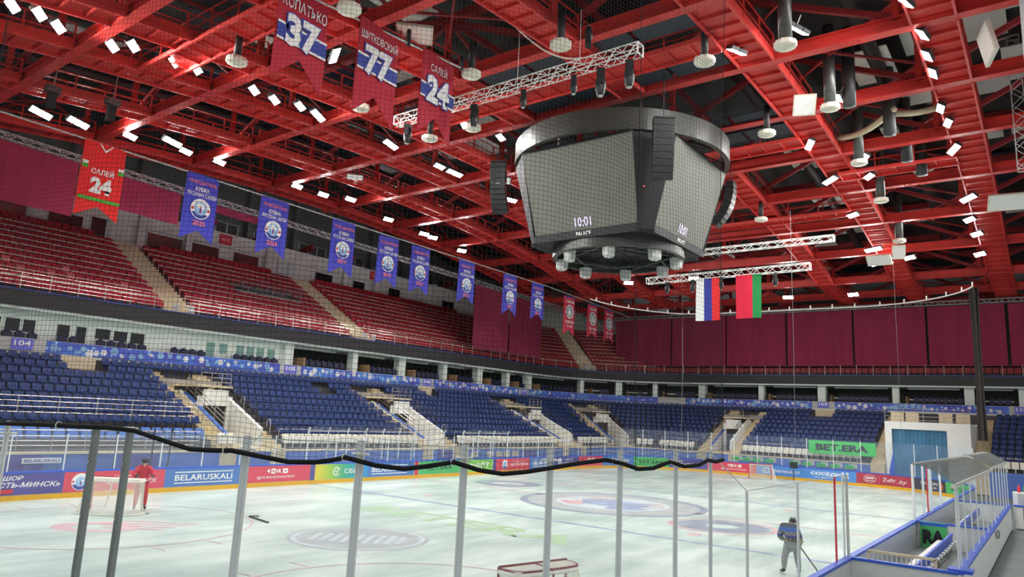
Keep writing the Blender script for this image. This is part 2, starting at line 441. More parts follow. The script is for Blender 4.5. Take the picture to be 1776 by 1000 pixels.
def circ(r, n=18, cx=0, cy=0, a0=0, a1=2*PI): return [(cx+r*math.cos(a0+(a1-a0)*i/n), cy+r*math.sin(a0+(a1-a0)*i/n)) for i in range(n)]
def rect(x0, y0, x1, y1): return [(x0,y0),(x1,y0),(x1,y1),(x0,y1)]
def ad(s0, s1, mt, label=None, z0=.215, z1=1.025):
    return rsweep(MB(), s0, s1, [(-.012,z0),(-.012,z1),(0,z1),(0,z0)]).build('ad_panel', mt, bd, label=label)
def crest(p, s, z, r):
    bent_poly(circ(r), s, z, 'print_white', p, off=-.02)
    bent_poly(circ(r*.92, 14, 0, 0, PI*1.1, PI*1.9), s, z, 'print_blue', p, off=-.024)
    for sx in (-1, 1): bent_poly(rect(sx*.8*r-.1*r, -.1*r, sx*.8*r+.1*r, .16*r), s, z, 'print_red', p, off=-.024)
    bent_poly(circ(r*.56), s, z, 'print_lightblue', p, off=-.028)
    bent_poly([(-.4*r,0),(-.1*r,.05*r),(.3*r,.3*r),(.38*r,.1*r),(.05*r,-.1*r)], s, z, 'print_white', p, off=-.03)
    bent_poly([(-.06*r,-.4*r),(.08*r,-.4*r),(.1*r,0),(0,.16*r),(-.1*r,0)], s, z, 'print_blue', p, off=-.032)
    bent_poly([(-.03*r,-.42*r),(.09*r,-.42*r),(.06*r,.1*r)], s, z, 'print_red', p, off=-.034)
def social(p, s, big=1.0):
    z = .76
    bent_poly([(-.62,0),(-.42,.14),(-.44,-.14),(-.5,-.04)], s, z, 'print_white', p, 'icon')
    bent_poly(rect(-.34,-.13,-.1,.13), s, z, 'print_white', p, 'icon'); bent_poly(circ(.06, 10, -.22, 0), s, z, 'ad_red', p, 'icon', -.026)
    bent('VK', .2, s+.1, z, 'print_white', p, .03, .36)
    bent_poly(rect(.36,-.12,.66,.12), s, z, 'print_white', p, 'icon'); bent_poly(circ(.05, 10, .51, 0), s, z, 'ad_red', p, 'icon', -.026)
    bent('@YUNOSTHOCKEY', .15, s, .45, 'print_white', p, .012, 2.3)
def belk(p, s, w=2.9):
    bent('BELARUSKALI', .27, s, .62, 'print_white', p, .015, w)
    for z in (.86, .38): bent_poly(rect(-w/2-.02, -.022, w/2+.02, .022), s, z, 'print_white', p, 'rule')
def yun(p, s):
    bent('ХОККЕЙНЫЙ КЛУБ', .1, s+.6, .8, 'print_white', p, .0, 1.5)
    bent('ЮНОСТЬ-МИНСК', .17, s+.6, .6, 'print_white', p, .012, 2.3)
p = ad(-6.0, 1.08, 'ad_purple', 'violet blue panel with white school lettering')
bent('СДЮШОР', .2, -1.15, .84, 'print_white', p, .018, 1.5, .25); bent('«ЮНОСТЬ-МИНСК»', .2, -.65, .6, 'print_white', p, .018, 3.2, .25)
bent_poly(rect(-1.9,-.08,.6,.08), -1.3, .36, 'print_red', p, 'strip'); bent('YUNOST.HOCKEY.BY', .1, -1.8, .36, 'print_white', p, .01, 2.0, off=-.03)
p = ad(1.08, 5.27, 'ad_red', 'red panel with round crest'); crest(p, 1.72, .62, .35); bent('ХОККЕЙНЫЙ КЛУБ', .09, 3.75, .82, 'print_white', p, 0, 1.4); bent('ЮНОСТЬ-МИНСК', .19, 3.85, .56, 'print_white', p, .012, 2.1)
p = ad(5.27, 9.13, 'ad_blue', 'blue panel with white lettering between two rules'); belk(p, 7.2)
p = ad(9.13, 13.3, 'ad_red', 'red panel with four white icons'); social(p, 11.2)
ad(13.32, 13.63, 'ad_purple', z0=0.0)
p = ad(13.63, 17.44, 'ad_rainbow', 'yellow to green to blue panel with tick roundel')
ring = [(.24*math.cos(a), .24*math.sin(a)) for a in [math.radians(40+290*i/24) for i in range(25)]]+[(.18*math.cos(a), .18*math.sin(a)) for a in [math.radians(330-290*i/24) for i in range(25)]]
for i in range(24): bent_poly([ring[i], ring[i+1], ring[48-i], ring[49-i]], 15.1, .62, 'print_white', p, 'tick_roundel')
bent_poly([(-.1,.02),(0,-.1),(.24,.14),(.24,.2),(0,-.02),(-.1,.1)], 15.1, .62, 'print_white', p, 'tick_roundel')
bent('СБЕР', .26, 16.3, .62, 'print_white', p, .012, 1.25)
p = ad(17.44, 21.3, 'ad_blue', 'blue panel with white lettering beside the red centre mark'); belk(p, 19.2)
ad(21.35, 21.66, 'print_red', z0=0.0)
p = ad(21.7, 25.7, 'ad_green', 'green panel with dark lettering'); bent('BET.ERA', .27, 23.7, .6, 'ink_green', p, .03, 2.4)
p = ad(25.7, 29.25, 'ad_lime', 'lime panel with white lettering'); bent('1000ЯТ', .36, 27.6, .62, 'print_white', p, .01, 2.5)
ad(29.3, 29.64, 'ad_purple', z0=0.0)
p = ad(29.66, 33.8, 'ad_red', 'red panel with small round crest'); crest(p, 30.7, .62, .33); yun(p, 31.85)
p = ad(33.8, 37.3, 'ad_blue', 'blue panel with white lettering before the corner'); belk(p, 35.6, 2.6)
p = ad(37.3, 41.0, 'ad_purple', 'violet panel with round crest'); crest(p, 38.1, .62, .32); bent('СДЮШОР', .16, 39.4, .8, 'print_white', p, .012, 1.2); bent('«ЮНОСТЬ-МИНСК»', .16, 39.7, .56, 'print_white', p, .012, 2.1)
p = ad(41.0, 44.7, 'ad_red', 'red panel with icons in the corner'); social(p, 42.9)
p = ad(44.7, 48.3, 'ad_blue', 'blue panel in the corner'); bent('BELARUSKALI', .24, 46.5, .68, 'print_white', p, .012, 2.6)
p = ad(48.3, 51.6, 'ad_green', 'green panel in the corner'); bent('BET.ERA', .27, 50.0, .6, 'ink_green', p, .03, 2.4)
p = ad(51.6, 55.0, 'ad_purple', 'violet panel in the corner'); bent('ЮНОСТЬ', .26, 53.4, .55, 'print_white', p, .012, 2.0)
p = ad(55.0, 59.36, 'ad_red', 'red panel with four white icons left of the far goal'); social(p, 57.4)
p = ad(59.36, 63.4, 'ad_skyblue', 'sky blue panel with white ring mark'); 
for i in range(12):
    a0, a1 = 2*PI*i/12, 2*PI*(i+.72)/12
    bent_poly([(.26*math.cos(a0),.26*math.sin(a0)),(.26*math.cos(a1),.26*math.sin(a1)),(.17*math.cos(a1),.17*math.sin(a1)),(.17*math.cos(a0),.17*math.sin(a0))], 60.25, .62, 'print_white', p, 'ring_mark')
bent('белкарт', .32, 61.9, .6, 'print_white', p, .006, 2.2)
p = ad(63.4, 67.3, 'ad_skyblue', 'sky blue panel with white rounded lettering'); bent('СОСЕДИ', .3, 65.0, .68, 'print_white', p, .035, 2.3); bent('сеть магазинов', .1, 64.9, .4, 'print_white', p, 0, 1.6)
for x in (1.0, 1.35):
    bent_poly(circ(.09, 10, x, .16), 65.3, .68, 'print_white', p, 'figure_mark'); bent_poly([(x-.12,-.3),(x-.04,.05),(x+.04,.05),(x+.12,-.3),(x,-.12)], 65.3, .68, 'print_white', p, 'figure_mark')
p = ad(67.3, 71.7, 'ad_deepred', 'deep red panel with script lettering')
e1 = [(.46*math.cos(2*PI*i/24), .3*math.sin(2*PI*i/24)) for i in range(24)]
for i in range(24): bent_poly([e1[i], e1[(i+1) % 24], tuple(.93*c for c in e1[(i+1) % 24]), tuple(.93*c for c in e1[i])], 68.3, .62, 'print_white', p, 'oval_mark')
bent('ZEFIR', .14, 68.3, .68, 'print_white', p, .05, .66); bent_poly(rect(-.3,-.03,.3,.01), 68.3, .5, 'print_white', p, 'oval_mark'); bent_poly(rect(-.01,-.3,.01,.3), 68.95, .62, 'print_pink', p, 'rule')
bent('Zefir', .28, 69.75, .64, 'print_white', p, .0, 1.0); bent('.by', .34, 70.75, .55, 'print_white', p, .0, .8, .35)
p = ad(71.7, 74.6, 'ad_dark', 'dark panel with orange flame'); bent('SALEON', .22, 73.0, .74, 'print_white', p, .012, 1.5); bent('COLOR', .14, 73.3, .45, 'print_white', p, .012, .8); bent_poly([(-.2,-.3),(.15,-.3),(.22,0),(.05,.32),(-.1,.05)], 74.1, .62, 'ad_orange', p, 'flame_mark')
p = ad(74.6, 78.6, 'ad_green', 'green panel by the benches'); bent('BET.ERA', .27, 76.4, .6, 'ink_green', p, .03, 2.4)
# ------------------------------------------------------------------ far glass
fg = thing('glass_screen', 'clear glass screen on grey posts along the far boards', 'glass screen')
def glass_run(par, s0, s1, step, ztop, pm, gm, pw=.05):
    n = int(round((s1-s0)/step))
    for i in range(n+1):
        s = s0+(s1-s0)*i/n; z = ztop(s)
        p, t, nn = rp(s, .05); q = MB().bar((p.x, p.y, 1.1), (p.x, p.y, z), pw, pw); q.build('post', pm, par)
        if i < n:
            s2 = s0+(s1-s0)*(i+1)/n; p2 = rp(s2, .05)[0]; zz = min(z, ztop(s2))
            MB().add([(p.x,p.y,1.1),(p2.x,p2.y,1.1),(p2.x,p2.y,zz-.01),(p.x,p.y,zz-.01)], [(0,1,2,3)]).build('glass_pane', gm, par)
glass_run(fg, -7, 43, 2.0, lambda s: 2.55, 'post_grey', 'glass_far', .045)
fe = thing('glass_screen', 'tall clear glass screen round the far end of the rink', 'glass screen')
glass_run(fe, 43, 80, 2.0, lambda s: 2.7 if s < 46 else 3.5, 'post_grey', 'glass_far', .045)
for s in (2.0, 3.0, 4.6, 5.4):
    p = rp(s, .12)[0]; MB().bar((p.x,p.y,1.1), (p.x+.02,p.y,2.8), .05).build('door_post', 'black', fg)
# ------------------------------------------------------------------ near glass
ng = thing('glass_screen', 'near curved glass screen with pale metal posts', 'glass screen')
NP = [(-30,-2.4),(-30,-4.0),(-30,-5.6),(-29.82,-7.2),(-29.36,-8.73),(-29.16,-9.19),(-28.37,-10.51),(-27.47,-11.55),(-26.48,-12.39),(-25.46,-13.02),(-24.39,-13.49),(-23.26,-13.82),(-22.27,-13.97),(-20.67,-14),(-17.55,-14),(-13.52,-14)]
for i, (x, y) in enumerate(NP):
    gate = i in (4, 5); z = 3.78 if i < 13 else 3.07
    ox, oy = (0, 0)
    if gate:
        n = V(x+21.5, y+5.5, 0).normalized()
        q = MB().bar((x,y,0), (x,y,3.8), .05, .085, up=n)
        o = q.build('gate_post', 'alu', ng)
        for zz in (1.3, 2.0, 2.7, 3.35): MB().lathe([(.012,0),(.012,.02)], 8, Matrix.Rotation(0,3,'X'), (x+n.x*.05, y+n.y*.05, zz)).build('bolt', 'chrome', o)
        MB().box((x, y, 3.79), (.13,.13,.03)).build('post_cap', 'white', o)
    else:
        o = MB().box((x, y, (z+1.1)/2), (.042, .042, z-1.1)).build('post', 'post_grey', ng)
        n = V(x+21.5, y+5.5, 0).normalized() if x < -21.5 else V(0,-1,0)
        g = MB()
        for s in (-1, 1):
            c = V(x,y,0)+V(-n.y, n.x, 0)*(s*.034); g.bar((c.x,c.y,1.1), (c.x,c.y,z), .018, .03)
        g.build('reflection_strip', 'white', o)  # white strips imitate the bright reflections along the post sides
        if i < 13:
            rg = [(x+.1*math.cos(2*PI*k/16), y+.1*math.sin(2*PI*k/16), z-.16) for k in range(16)]
            MB().tube(rg, .012, 5, True).build('clamp_ring', 'white', o)
for i in range(len(NP)-1):
    a, b = NP[i], NP[i+1]; z0 = 3.75 if i < 13 else 3.07; z1 = 3.75 if i+1 < 13 else 3.07
    MB().add([(a[0],a[1],1.1),(b[0],b[1],1.1),(b[0],b[1],z1),(a[0],a[1],z0)], [(0,1,2,3)]).build('glass_pane', 'glass', ng)
    MB().bar((a[0],a[1],z0), (b[0],b[1],z1), .012, .012).build('glass_edge', 'silver', ng)
MB().bar((-14.35,-14,1.1), (-14.35,-14,3.08), .04).build('edge_post', 'print_red', ng, label='thin dark red post')
MB().box((-13.34,-14.05,2.1), (.06,.06,2.0)).build('corner_post', 'panel_grey', ng)
# ------------------------------------------------------------------ near safety net
NB = [(137.4,3.72),(135.85,3.74),(135.31,3.75),(134.63,3.77),(133.95,3.78),(133.44,3.79),(133.1,3.77),(132.71,3.68),(132.33,3.59),(132.05,3.59),(131.83,3.6),(131.56,3.56),(131.14,3.5),(130.84,3.51),(130.64,3.54),(130.49,3.58),(130.13,3.5),(129.79,3.47),(129.51,3.51),(129.19,3.57),(128.86,3.48),(128.55,3.44),(128.24,3.47),(127.92,3.52),(127.48,3.59),(127.02,3.64),(126.76,3.6),(126.44,3.52),(126.16,3.53),(125.79,3.62),(125.44,3.55),(125.07,3.57),(124.8,3.64),(124.54,3.61),(124.3,3.64)]
def nbz(s):
    for (a, za), (b, zb) in zip(NB, NB[1:]):
        if b <= s <= a: return za+(zb-za)*(a-s)/(a-b)
    return NB[0][1] if s > NB[0][0] else NB[-1][1]
net = thing('safety_net', 'black mesh safety net hanging above the near glass', 'net')
CELL = .066; NS0, NS1, NZT = 124.3, 137.4, 12.6
def netp(s, z):
    w = .05*math.sin(s*2.1+z*.35)+.03*math.sin(s*5.3-z*.8)
    p, t, n = rp(s, .14+w*min(1, (z-3.4)/2)); return V(p.x, p.y, z)
vs = MB(); hs = MB()
def ribbon(mb, pts, w):
    """thin three-sided cord"""
    mb.tube(pts, w/2, 3)
ncol = int((NS1-NS0)/CELL)
CW = .0042
for i in range(ncol+1):
    s = NS0+CELL*i; z0 = nbz(s)
    ribbon(vs, [netp(s, z0+(NZT-z0)*k/12) for k in range(13)], CW)
z = 3.46
while z < NZT:
    run = []
    for i in range(0, 2*ncol+1, 3):
        s = NS0+CELL*i/2
        zz = z
        lo = nbz(s)
        if z < 4.6: zz = z+(lo-3.46)*(4.6-z)/1.14
        run.append(netp(s, zz))
    ribbon(hs, run, CW); z += CELL
stuff(vs.build('net_cords_upright', 'net_cord', net)); stuff(hs.build('net_cords_level', 'net_cord', net))
rope = []
for (a, za), (b, zb) in zip(NB, NB[1:]):
    for k in range(3): f = k/3; rope.append(netp(a+(b-a)*f, za+(zb-za)*f))
rope.append(netp(*NB[-1])); MB().tube(rope, .03, 7).build('bottom_rope', 'net_rope', net)
for s, zt in ((135.4,3.76),(134.2,3.78),(131.9,3.6),(130.5,3.58),(129.2,3.57),(126.9,3.63),(125.75,3.62)):
    q = netp(s, zt); MB().tube([(q.x+.036*math.cos(a*PI/4), q.y, q.z+.045*math.sin(a*PI/4)) for a in range(8)], .007, 5, True).build('cable_tie', 'white_cord', net)
s = 126.5; MB().tube([netp(s+.03*math.sin(k*.7), nbz(s)-.05+k*.7) for k in range(14)], .0055, 5).build('seam_cord', 'net_cord', net)
MB().tube([netp(NS0+.02, nbz(NS0)+k*.7) for k in range(14)], .0045, 5).build('edge_cord', 'net_cord', net)
# ------------------------------------------------------------------ grandstand path
SX, SY, CX, CY, R0 = 32.3, 16.0, 30.0, 13.7, 2.3
S1, S2, S3 = 64.0, 76.566, 120.0
def sp(s, d):
    """stand path: far side, corner, far end; d metres back from the front wall: point, tangent, outward normal"""
    if s < S1: return V(-34+s, SY+d, 0), V(1,0,0), V(0,1,0)
    if s < S2:
        a = PI/2*(1-(s-S1)/(S2-S1)); c, n = math.cos(a), math.sin(a)
        return V(CX+(R0+d)*c, CY+(R0+d)*n, 0), V(n,-c,0), V(c,n,0)
    return V(SX+d, CY-(s-S2), 0), V(0,-1,0), V(1,0,0)
def smetric(s, d): return (R0+d)/8.0 if S1 <= s < S2 else 1.0
def ssweep(mb, s0, s1, prof, step=1.0, closed=True):
    brk = [s0]+[b for b in (S1, S2) if s0 < b < s1]+[s1]; ss = []
    for a, b in zip(brk, brk[1:]):
        st = step if not (S1-.01 <= a < S2-.01) else 1.05
        straight = not (S1-.01 <= a < S2-.01)
        n = 1 if straight and step >= 1 else max(1, int((b-a)/st)); ss += [a+(b-a)*i/n for i in range(n)]
    ss.append(s1); k = len(prof); o = len(mb.v)
    for s in ss:
        for d, z in prof: p = sp(min(s, S3-1e-6), d)[0]; mb.v.append((p.x, p.y, z))
    for i in range(len(ss)-1):
        for j in range(k if closed else k-1):
            a = o+i*k+j; b = o+i*k+(j+1) % k; mb.f.append((a, a+k, b+k, b))
    if closed: mb.f.append(tuple(o+j for j in range(k))); mb.f.append(tuple(o+(len(ss)-1)*k+j for j in range(k))[::-1])
    return mb
def sbox(s, d, z, w, dd, h, mb=None):
    """box centred on the path frame: w along, dd deep, h high, z its base"""
    p, t, n = sp(s, d); m = Matrix((t, n, V(0,0,1))).transposed()
    return (mb or MB()).box((p.x, p.y, z+h/2), (w, dd, h), m)
RZ, RD = .42, .95
def rowz(k): return 1.75+RZ*k
def rowd(k): return RD*k
VOM = [23.6, 38.6, 56.1, 67.9, 83.4]                   # stairways through the lower seats
TUN = (97.4, 103.4)                                    # rink-vehicle gate
# front wall and stepped terrace
struct(ssweep(MB(), 2, TUN[0]-1.1, [(0,-.1),(0,1.6),(.15,1.75),(.15,-.1)]).build('wall_front', 'wall_blue'))
struct(ssweep(MB(), TUN[1]+1.1, S3-2, [(0,-.1),(0,1.6),(.15,1.75),(.15,-.1)]).build('wall_front', 'wall_blue'))
ledge = ssweep(MB(), 2, TUN[0]-1.1, [(-.04,1.6),(-.04,1.68),(.3,1.74),(.3,1.6)]).build('trim_1', 'cream'); struct(ledge)
def terrace(a, b):
    prof = []
    for k in range(10): prof += [(rowd(k)+.1, rowz(k)-(RZ if k else 0)), (rowd(k)+.1, rowz(k))]
    prof += [(9.6, rowz(9)), (9.6, -.1), (.1, -.1)]
    return struct(ssweep(MB(), a, b, prof).build('terrace', 'terrace_grey'))
edges = [2]
for v in VOM: edges += [v-2.0/smetric(v, 5), v+2.0/smetric(v, 5)]
edges += [TUN[0]-1.1, TUN[1]+1.1, S3-2]
for a, b in zip(edges[0::2], edges[1::2]): terrace(a, b)
# --- seats
def seat_mesh(name, mt, w=.46, folded=True, round_top=False, zb=.36, zt=.82):
    mb = MB()
    def fn(u, v):
        x = (u-.5)*w*(1-.1*v*v); z = zb+(zt-zb)*v; y = .30+.07*v-.05*math.sin(PI*u)+(.02 if v > .9 else 0)
        if round_top and v > .6: z -= .14*(2*abs(u-.5))**2*(v-.6)/.4
        return (x, y, z)
    def fb(u, v): x, y, z = fn(1-u, v); return (x, y+.045, z)
    mb.grid(fn, 3, 2); mb.grid(fb, 3, 2)
    o = 0
    top = [(8,9),(9,10),(10,11)]
    for a, b in top: mb.f.append((a, b, 12+11-(b-8), 12+11-(a-8)))
    for a, b in ((0,4),(4,8)): mb.f.append((b, a, 12+a+3, 12+b+3))
    for a, b in ((3,7),(7,11)): mb.f.append((a, b, 12+b-3, 12+a-3))
    if folded: mb.box((0, .2, .49), (w*.92, .07, .4), Matrix.Rotation(-.16, 3, 'X'))
    else: mb.box((0, .12, .41), (w*.92, .36, .06), Matrix.Rotation(.12,3,'X'))
    mb.box((0, .33, .2), (w*.16, .05, .36))
    return mb.mesh(name, mt)
ME_BLUE = seat_mesh('stadium_seat', 'seat_blue', .45, False, False, .4, .74); ME_RED = seat_mesh('stadium_chair', 'seat_red', .47, True, False, .36, .76); ME_PINK = seat_mesh('stadium_chair', 'seat_pink', .47, True, False, .36, .76)
ME_WHITE = seat_mesh('stadium_seat', 'seat_white', .48); ME_NAVY = seat_mesh('stadium_seat', 'seat_navy', .5, True, True); ME_LBLUE = seat_mesh('stadium_seat', 'seat_lightblue', .47)
def seat_mats(s0, s1, d, z, pitch=.52, skip=None):
    out = []; s = s0+pitch/2/smetric((s0+s1)/2, d)
    while s < s1:
        if not (skip and skip(s)):
            p, t, n = sp(s, d); out.append([place((p.x, p.y, z), t, n), (p-CAM).length, s, None, None])
        s += pitch/smetric(s, d)
    return out
def number(cands, stairs, names, fmt, most=None):
    """label every seat of one row by its place from the nearest flight of steps on its left (or right, for the first block)"""
    blocks = {}
    for q in cands: blocks.setdefault(sum(1 for v in stairs if v < q[2]), []).append(q)
    for i, qs in blocks.items():
        qs.sort(key=lambda q: q[2] if i else -q[2])
        for k, q in enumerate(qs): q[4] = fmt % (ordn(k+1), ('right of the '+names[i-1]) if i else ('left of the '+names[0]))
    return cands
def seats(cands, me, label, group, most=300, name='arena_chair'):
    """the seats that show largest as things of their own, the rest as one mass"""
    cands.sort(key=lambda c: c[1])
    for c in cands[:most]:
        tag(obj(name, c[3] or me, None, c[0]), c[4] or label, 'seat', group)
    rest = cands[most:]
    if rest:
        bv = [v.co.copy() for v in me.vertices]; bf = [tuple(p.vertices) for p in me.polygons]; mb = MB()
        for c in rest: mb.add([c[0] @ v for v in bv], bf)
        return stuff(mb.build('seat_rows', me.materials[0].name))
def in_vom(s, d, hw=2.05):
    for v in VOM:
        w = hw/smetric(v, d)
        if abs(s-v) < w: return True
    return TUN[0]-1.1 < s < TUN[1]+1.1
SNAMES = ['first stairway','second stairway','third stairway','corner stairway','far end stairway','far end stairway']
blue = []
for k in range(1, 10):
    d = rowd(k)+.25
    def skip(s, k=k, d=d):
        if k >= 8:
            pass
        if in_vom(s, d):
            return not (k >= 9 and not (TUN[0]-1.1 < s < TUN[1]+1.1) and k == 9)
        if k == 1 and s < 21.5: return True
        if k in (8, 9) and 17.05 < s < 18.9 and k > 7: return True          # bare patch under the block sign
        if k == 8 and 33.2 < s < 34.6: return True
        if k == 7 and 33.0 < s < 34.9: return True
        if k in (8, 9) and 45.2 < s < 47.4-.6*(9-k): return True
        if k in (9, 8) and 89.8 < s < 91.6: return True
        if S1-.4 < s < S1+.3 and k < 6: return True
        return False
    blue += number(seat_mats(3, S3-3, d, rowz(k), skip=skip), VOM, SNAMES, 'dark blue seat, %s %s, '+ordn(k)+' row up')
o = seats(blue, ME_BLUE, 'dark blue folding seat in the lower stand rows', 'blue lower stand seats', name='arena_chair')
if o: o['label'] = 'mass of dark blue seats further along the lower stand'; o['category'] = 'seats'
wh = []
wh += seat_mats(25.7, 36.4, .3, 1.72); wh += seat_mats(40.8, 53.8, .3, 1.72); wh += seat_mats(57.6, 62.6, .3, 1.72)
wh += seat_mats(72.5, 81.0, .3, 1.72); wh += seat_mats(85.6, 95.6, .3, 1.72); wh += seat_mats(104.8, S3-3, .3, 1.72); wh += seat_mats(21.7, 22.9, .3, 1.72)
number(wh, VOM, SNAMES, 'off-white front row seat, %s %s')
seats(wh, ME_WHITE, 'off-white folding seat in the front row of the lower stand', 'white front row seats', name='folding_chair')
lb = seat_mats(3, 21.5, 1.2, 1.9, .56)
number(lb, VOM, SNAMES, 'light blue seat behind the low rail, %s %s')
seats(lb, ME_LBLUE, 'light blue seat behind the rail of the left block', 'light blue front block seats', name='tip_up_chair')
# --- railings along the lower stand
def railing(name, label, pts, zs, post_step=1, r=.022, mt='chrome', h0=0.0, group=None):
    """pts: base points; zs: bar heights above the base"""
    o = thing(name, label, 'railing', group=group)
    for z in zs: MB().tube([p+V(0,0,z) for p in pts], r, 5).build('rail', mt, o)
    for p in pts[::post_step]: MB().tube([p+V(0,0,h0), p+V(0,0,zs[0])], r, 5).build('rail_post', mt, o)
    return o
def path_pts(s0, s1, d, z, step): 
    n = max(1, int((s1-s0)/step)); return [sp(s0+(s1-s0)*i/n, d)[0]+V(0,0,z) for i in range(n+1)]
railing('guard_rail', 'four-bar steel rail in front of the left blue block', path_pts(3, 21.4, 2.5, 3.08, 1.55), (.92,.7,.45,.2))
railing('guard_rail', 'low steel rail frame along the front edge of the left block', path_pts(3, 20.5, .2, 1.75, 1.3), (.85,.6,.4,.2))
for a, b, l in ((25.7,36.4,'between the first two stairways'),(40.8,53.8,'between the second and third stairways'),(57.6,63,'just before the corner'),(72,81,'after the corner stairway'),(85.6,96.2,'above the green banner'),(104.8,117,'beyond the rink-vehicle gate')):
    railing('front_rail', 'thin steel rail behind the white front seats '+l, path_pts(a, b, .98, 2.15, 1.8), (.62,.3), r=.018)
# --- stairways with a doorway in the middle
def stairway(s, label, mirrored=False, portal=True):
    p, t, n = sp(s, 0); o = thing('stand_stairway', label, 'stairway')
    o.matrix_local = place((p.x, p.y, 0), t, n)
    for sx in (-1, 1):
        x = sx*1.52
        for k in range(20):
            z1 = 1.75+.21*(k+1)-.21; y = .475*k
            MB().box((x, y+.24, z1/2-.05), (.95, .49, z1+.1)).build('step', 'beige_step', o)
        up_ = .55 if sx > 0 else .1
        w = MB().prism([(sx*1.02, .9, 1.7), (sx*1.02, 6.6, 1.7), (sx*1.02, 6.6, 4.75), (sx*1.02, 5.9, 4.4+up_), (sx*1.02, 1.1, 2.24+up_), (sx*1.02, .9, 2.1+up_)], (0,0,0), (-sx*.16,0,0))
        w.build('side_wall', 'white_dirty', o)
        cap = MB().bar((sx*.95, 1.0, 2.22+up_), (sx*.95, 6.0, 4.48+up_), .22, .06); cap.build('wall_cap', 'white' if sx > 0 else 'jersey_blue', o)
        rl = MB()
        tops = [V(sx*.95, y, 2.22+up_+(y-1)*.452) for y in (1.6, 2.7, 3.8, 4.9, 6.0)]
        for q in tops: rl.tube([q, q+V(0,0,.85)], .022, 5)
        for h in (.85, .6, .35): rl.tube([tops[0]+V(0,0,h), tops[-1]+V(0,0,h)], .022, 5)
        rl.build('hand_rail', 'duct_dark' if sx > 0 else 'chrome', o)
        for k in (3, 9):                                # short hooped rails in the steps
            y = .475*k+.3; z = 1.75+.21*k
            MB().tube([V(sx*2.02,y,z), V(sx*2.02,y,z+.8), V(sx*2.02,y+.15,z+.9), V(sx*2.02,y+.35,z+.8), V(sx*2.02,y+.35,z+.45)], .024, 5).build('hoop_rail', 'chrome', o)
    MB().box((0, 2.6, 1.75), (2.1, 5.0, .1)).build('landing', 'beige_step', o)
    b = MB(); b.box((-.9, 4.4, 3.1), (.3, .2, 2.7)); b.box((.9, 4.4, 3.1), (.3, .2, 2.7)); b.box((0, 4.4, 4.35), (1.5, .2, .9)); b.build('portal_wall', 'white_dirty', o)
    MB().box((0, 5.6, 2.85), (1.8, 2.2, 2.1)).build('doorway', 'suite_dark', o)  # solid dark block, shade inside the opening put into its colour
    MB().box((0, 6.0, 5.0), (2.2, 3.0, .12)).build('top_landing', 'cream', o)
    MB().box((0, 8.4, 2.6), (4.0, 2.4, 5.5)).build('back_block', 'concrete', o)
    tr = MB()
    for q in (-.95, -.3, .35, .95): tr.tube([V(q, 4.5, 4.9), V(q, 4.5, 5.75)], .02, 5)
    for h in (5.75, 5.5, 5.25): tr.tube([V(-.95, 4.5, h), V(.95, 4.5, h)], .02, 5)
    tr.build('top_rail', 'chrome', o)
    MB().tube([V(.9,1.2,2.7), V(.9,.7,2.5), V(-.2,.5,1.8)], .018, 5).build('chain', 'ink', o)
    return o
for s, l in zip(VOM, ('cream stairway with white doorway right of the left blue block', 'stairway with steep handrails below the lavender sign 106', 'long railed stairway at the end of the far side', 'stairway and dark doorway in the stand corner', 'stairway and doorway in the far end stand, left of the flags')):
    stairway(s, l)
# --- rink-vehicle gate in the far end
gt = thing('rink_vehicle_gate', 'white gate house with blue roller door in the far end stand', 'gate house')
sc = (TUN[0]+TUN[1])/2; p, t, n = sp(sc, .8); GTM = place((p.x, p.y, 0), t, n); gt.matrix_local = GTM
b = MB(); b.box((-2.75,0,2.6),(.5,.3,5.2)); b.box((2.2,0,2.6),(1.6,.3,5.2)); b.box((-.55,0,4.9),(3.9,.3,.6)); b.build('front_wall','white',gt)
MB().box((-.55,.12,2.3),(3.9,.06,4.6)).build('roller_door','door_blue',gt)
for i in range(14): MB().box((-2.4+.285*i,.07,2.3),(.05,.05,4.6)).build('door_rib','door_blue',gt)
MB().box((0,4.2,5.15),(6,8.2,.12)).build('roof_slab','white',gt)
for sx in (-1,1): MB().prism([(sx*3,0,0),(sx*3,8.4,0),(sx*3,8.4,5.1),(sx*3,0,5.1)],(0,0,0),(-sx*.15,0,0)).build('side_wall','white_dirty',gt)
railing('platform_rail','steel rail round the platform above the blue roller door',[GTM @ V(x,.1,5.2) for x in (-3,-1.6,-.2,1.2,2.6,3)],(1.05,.75,.45,.15))
for x in (-2.3,-1.2,1.2,2.4): MB().box((x,1.6,5.65),(.95,.04,.8)).build('platform_panel','cream',gt)
MB().box((0,1.9,5.6),(1.3,.5,.6)).build('dark_case','suite_dark',gt)
MB().prism([(-2.9,-.8,.2),(-2.3,-.8,.2),(-2.3,-.8,3.0)],(0,0,0),(0,.04,0)).build('blue_wedge','cap_blue',gt)
for sg, l in ((-1,'beige steps left of the blue roller door'),(1,'beige steps right of the blue roller door')):
    s = TUN[0]-.55 if sg < 0 else TUN[1]+.55
    st = thing('stand_steps', l, 'steps'); p, t, n = sp(s, 0); st.matrix_local = place((p.x,p.y,0), t, n)
    for k in range(20):
        z1 = 1.75+.21*k; MB().box((0,.475*k+.24,z1/2),(1.05,.49,z1)).build('step','beige_step',st)
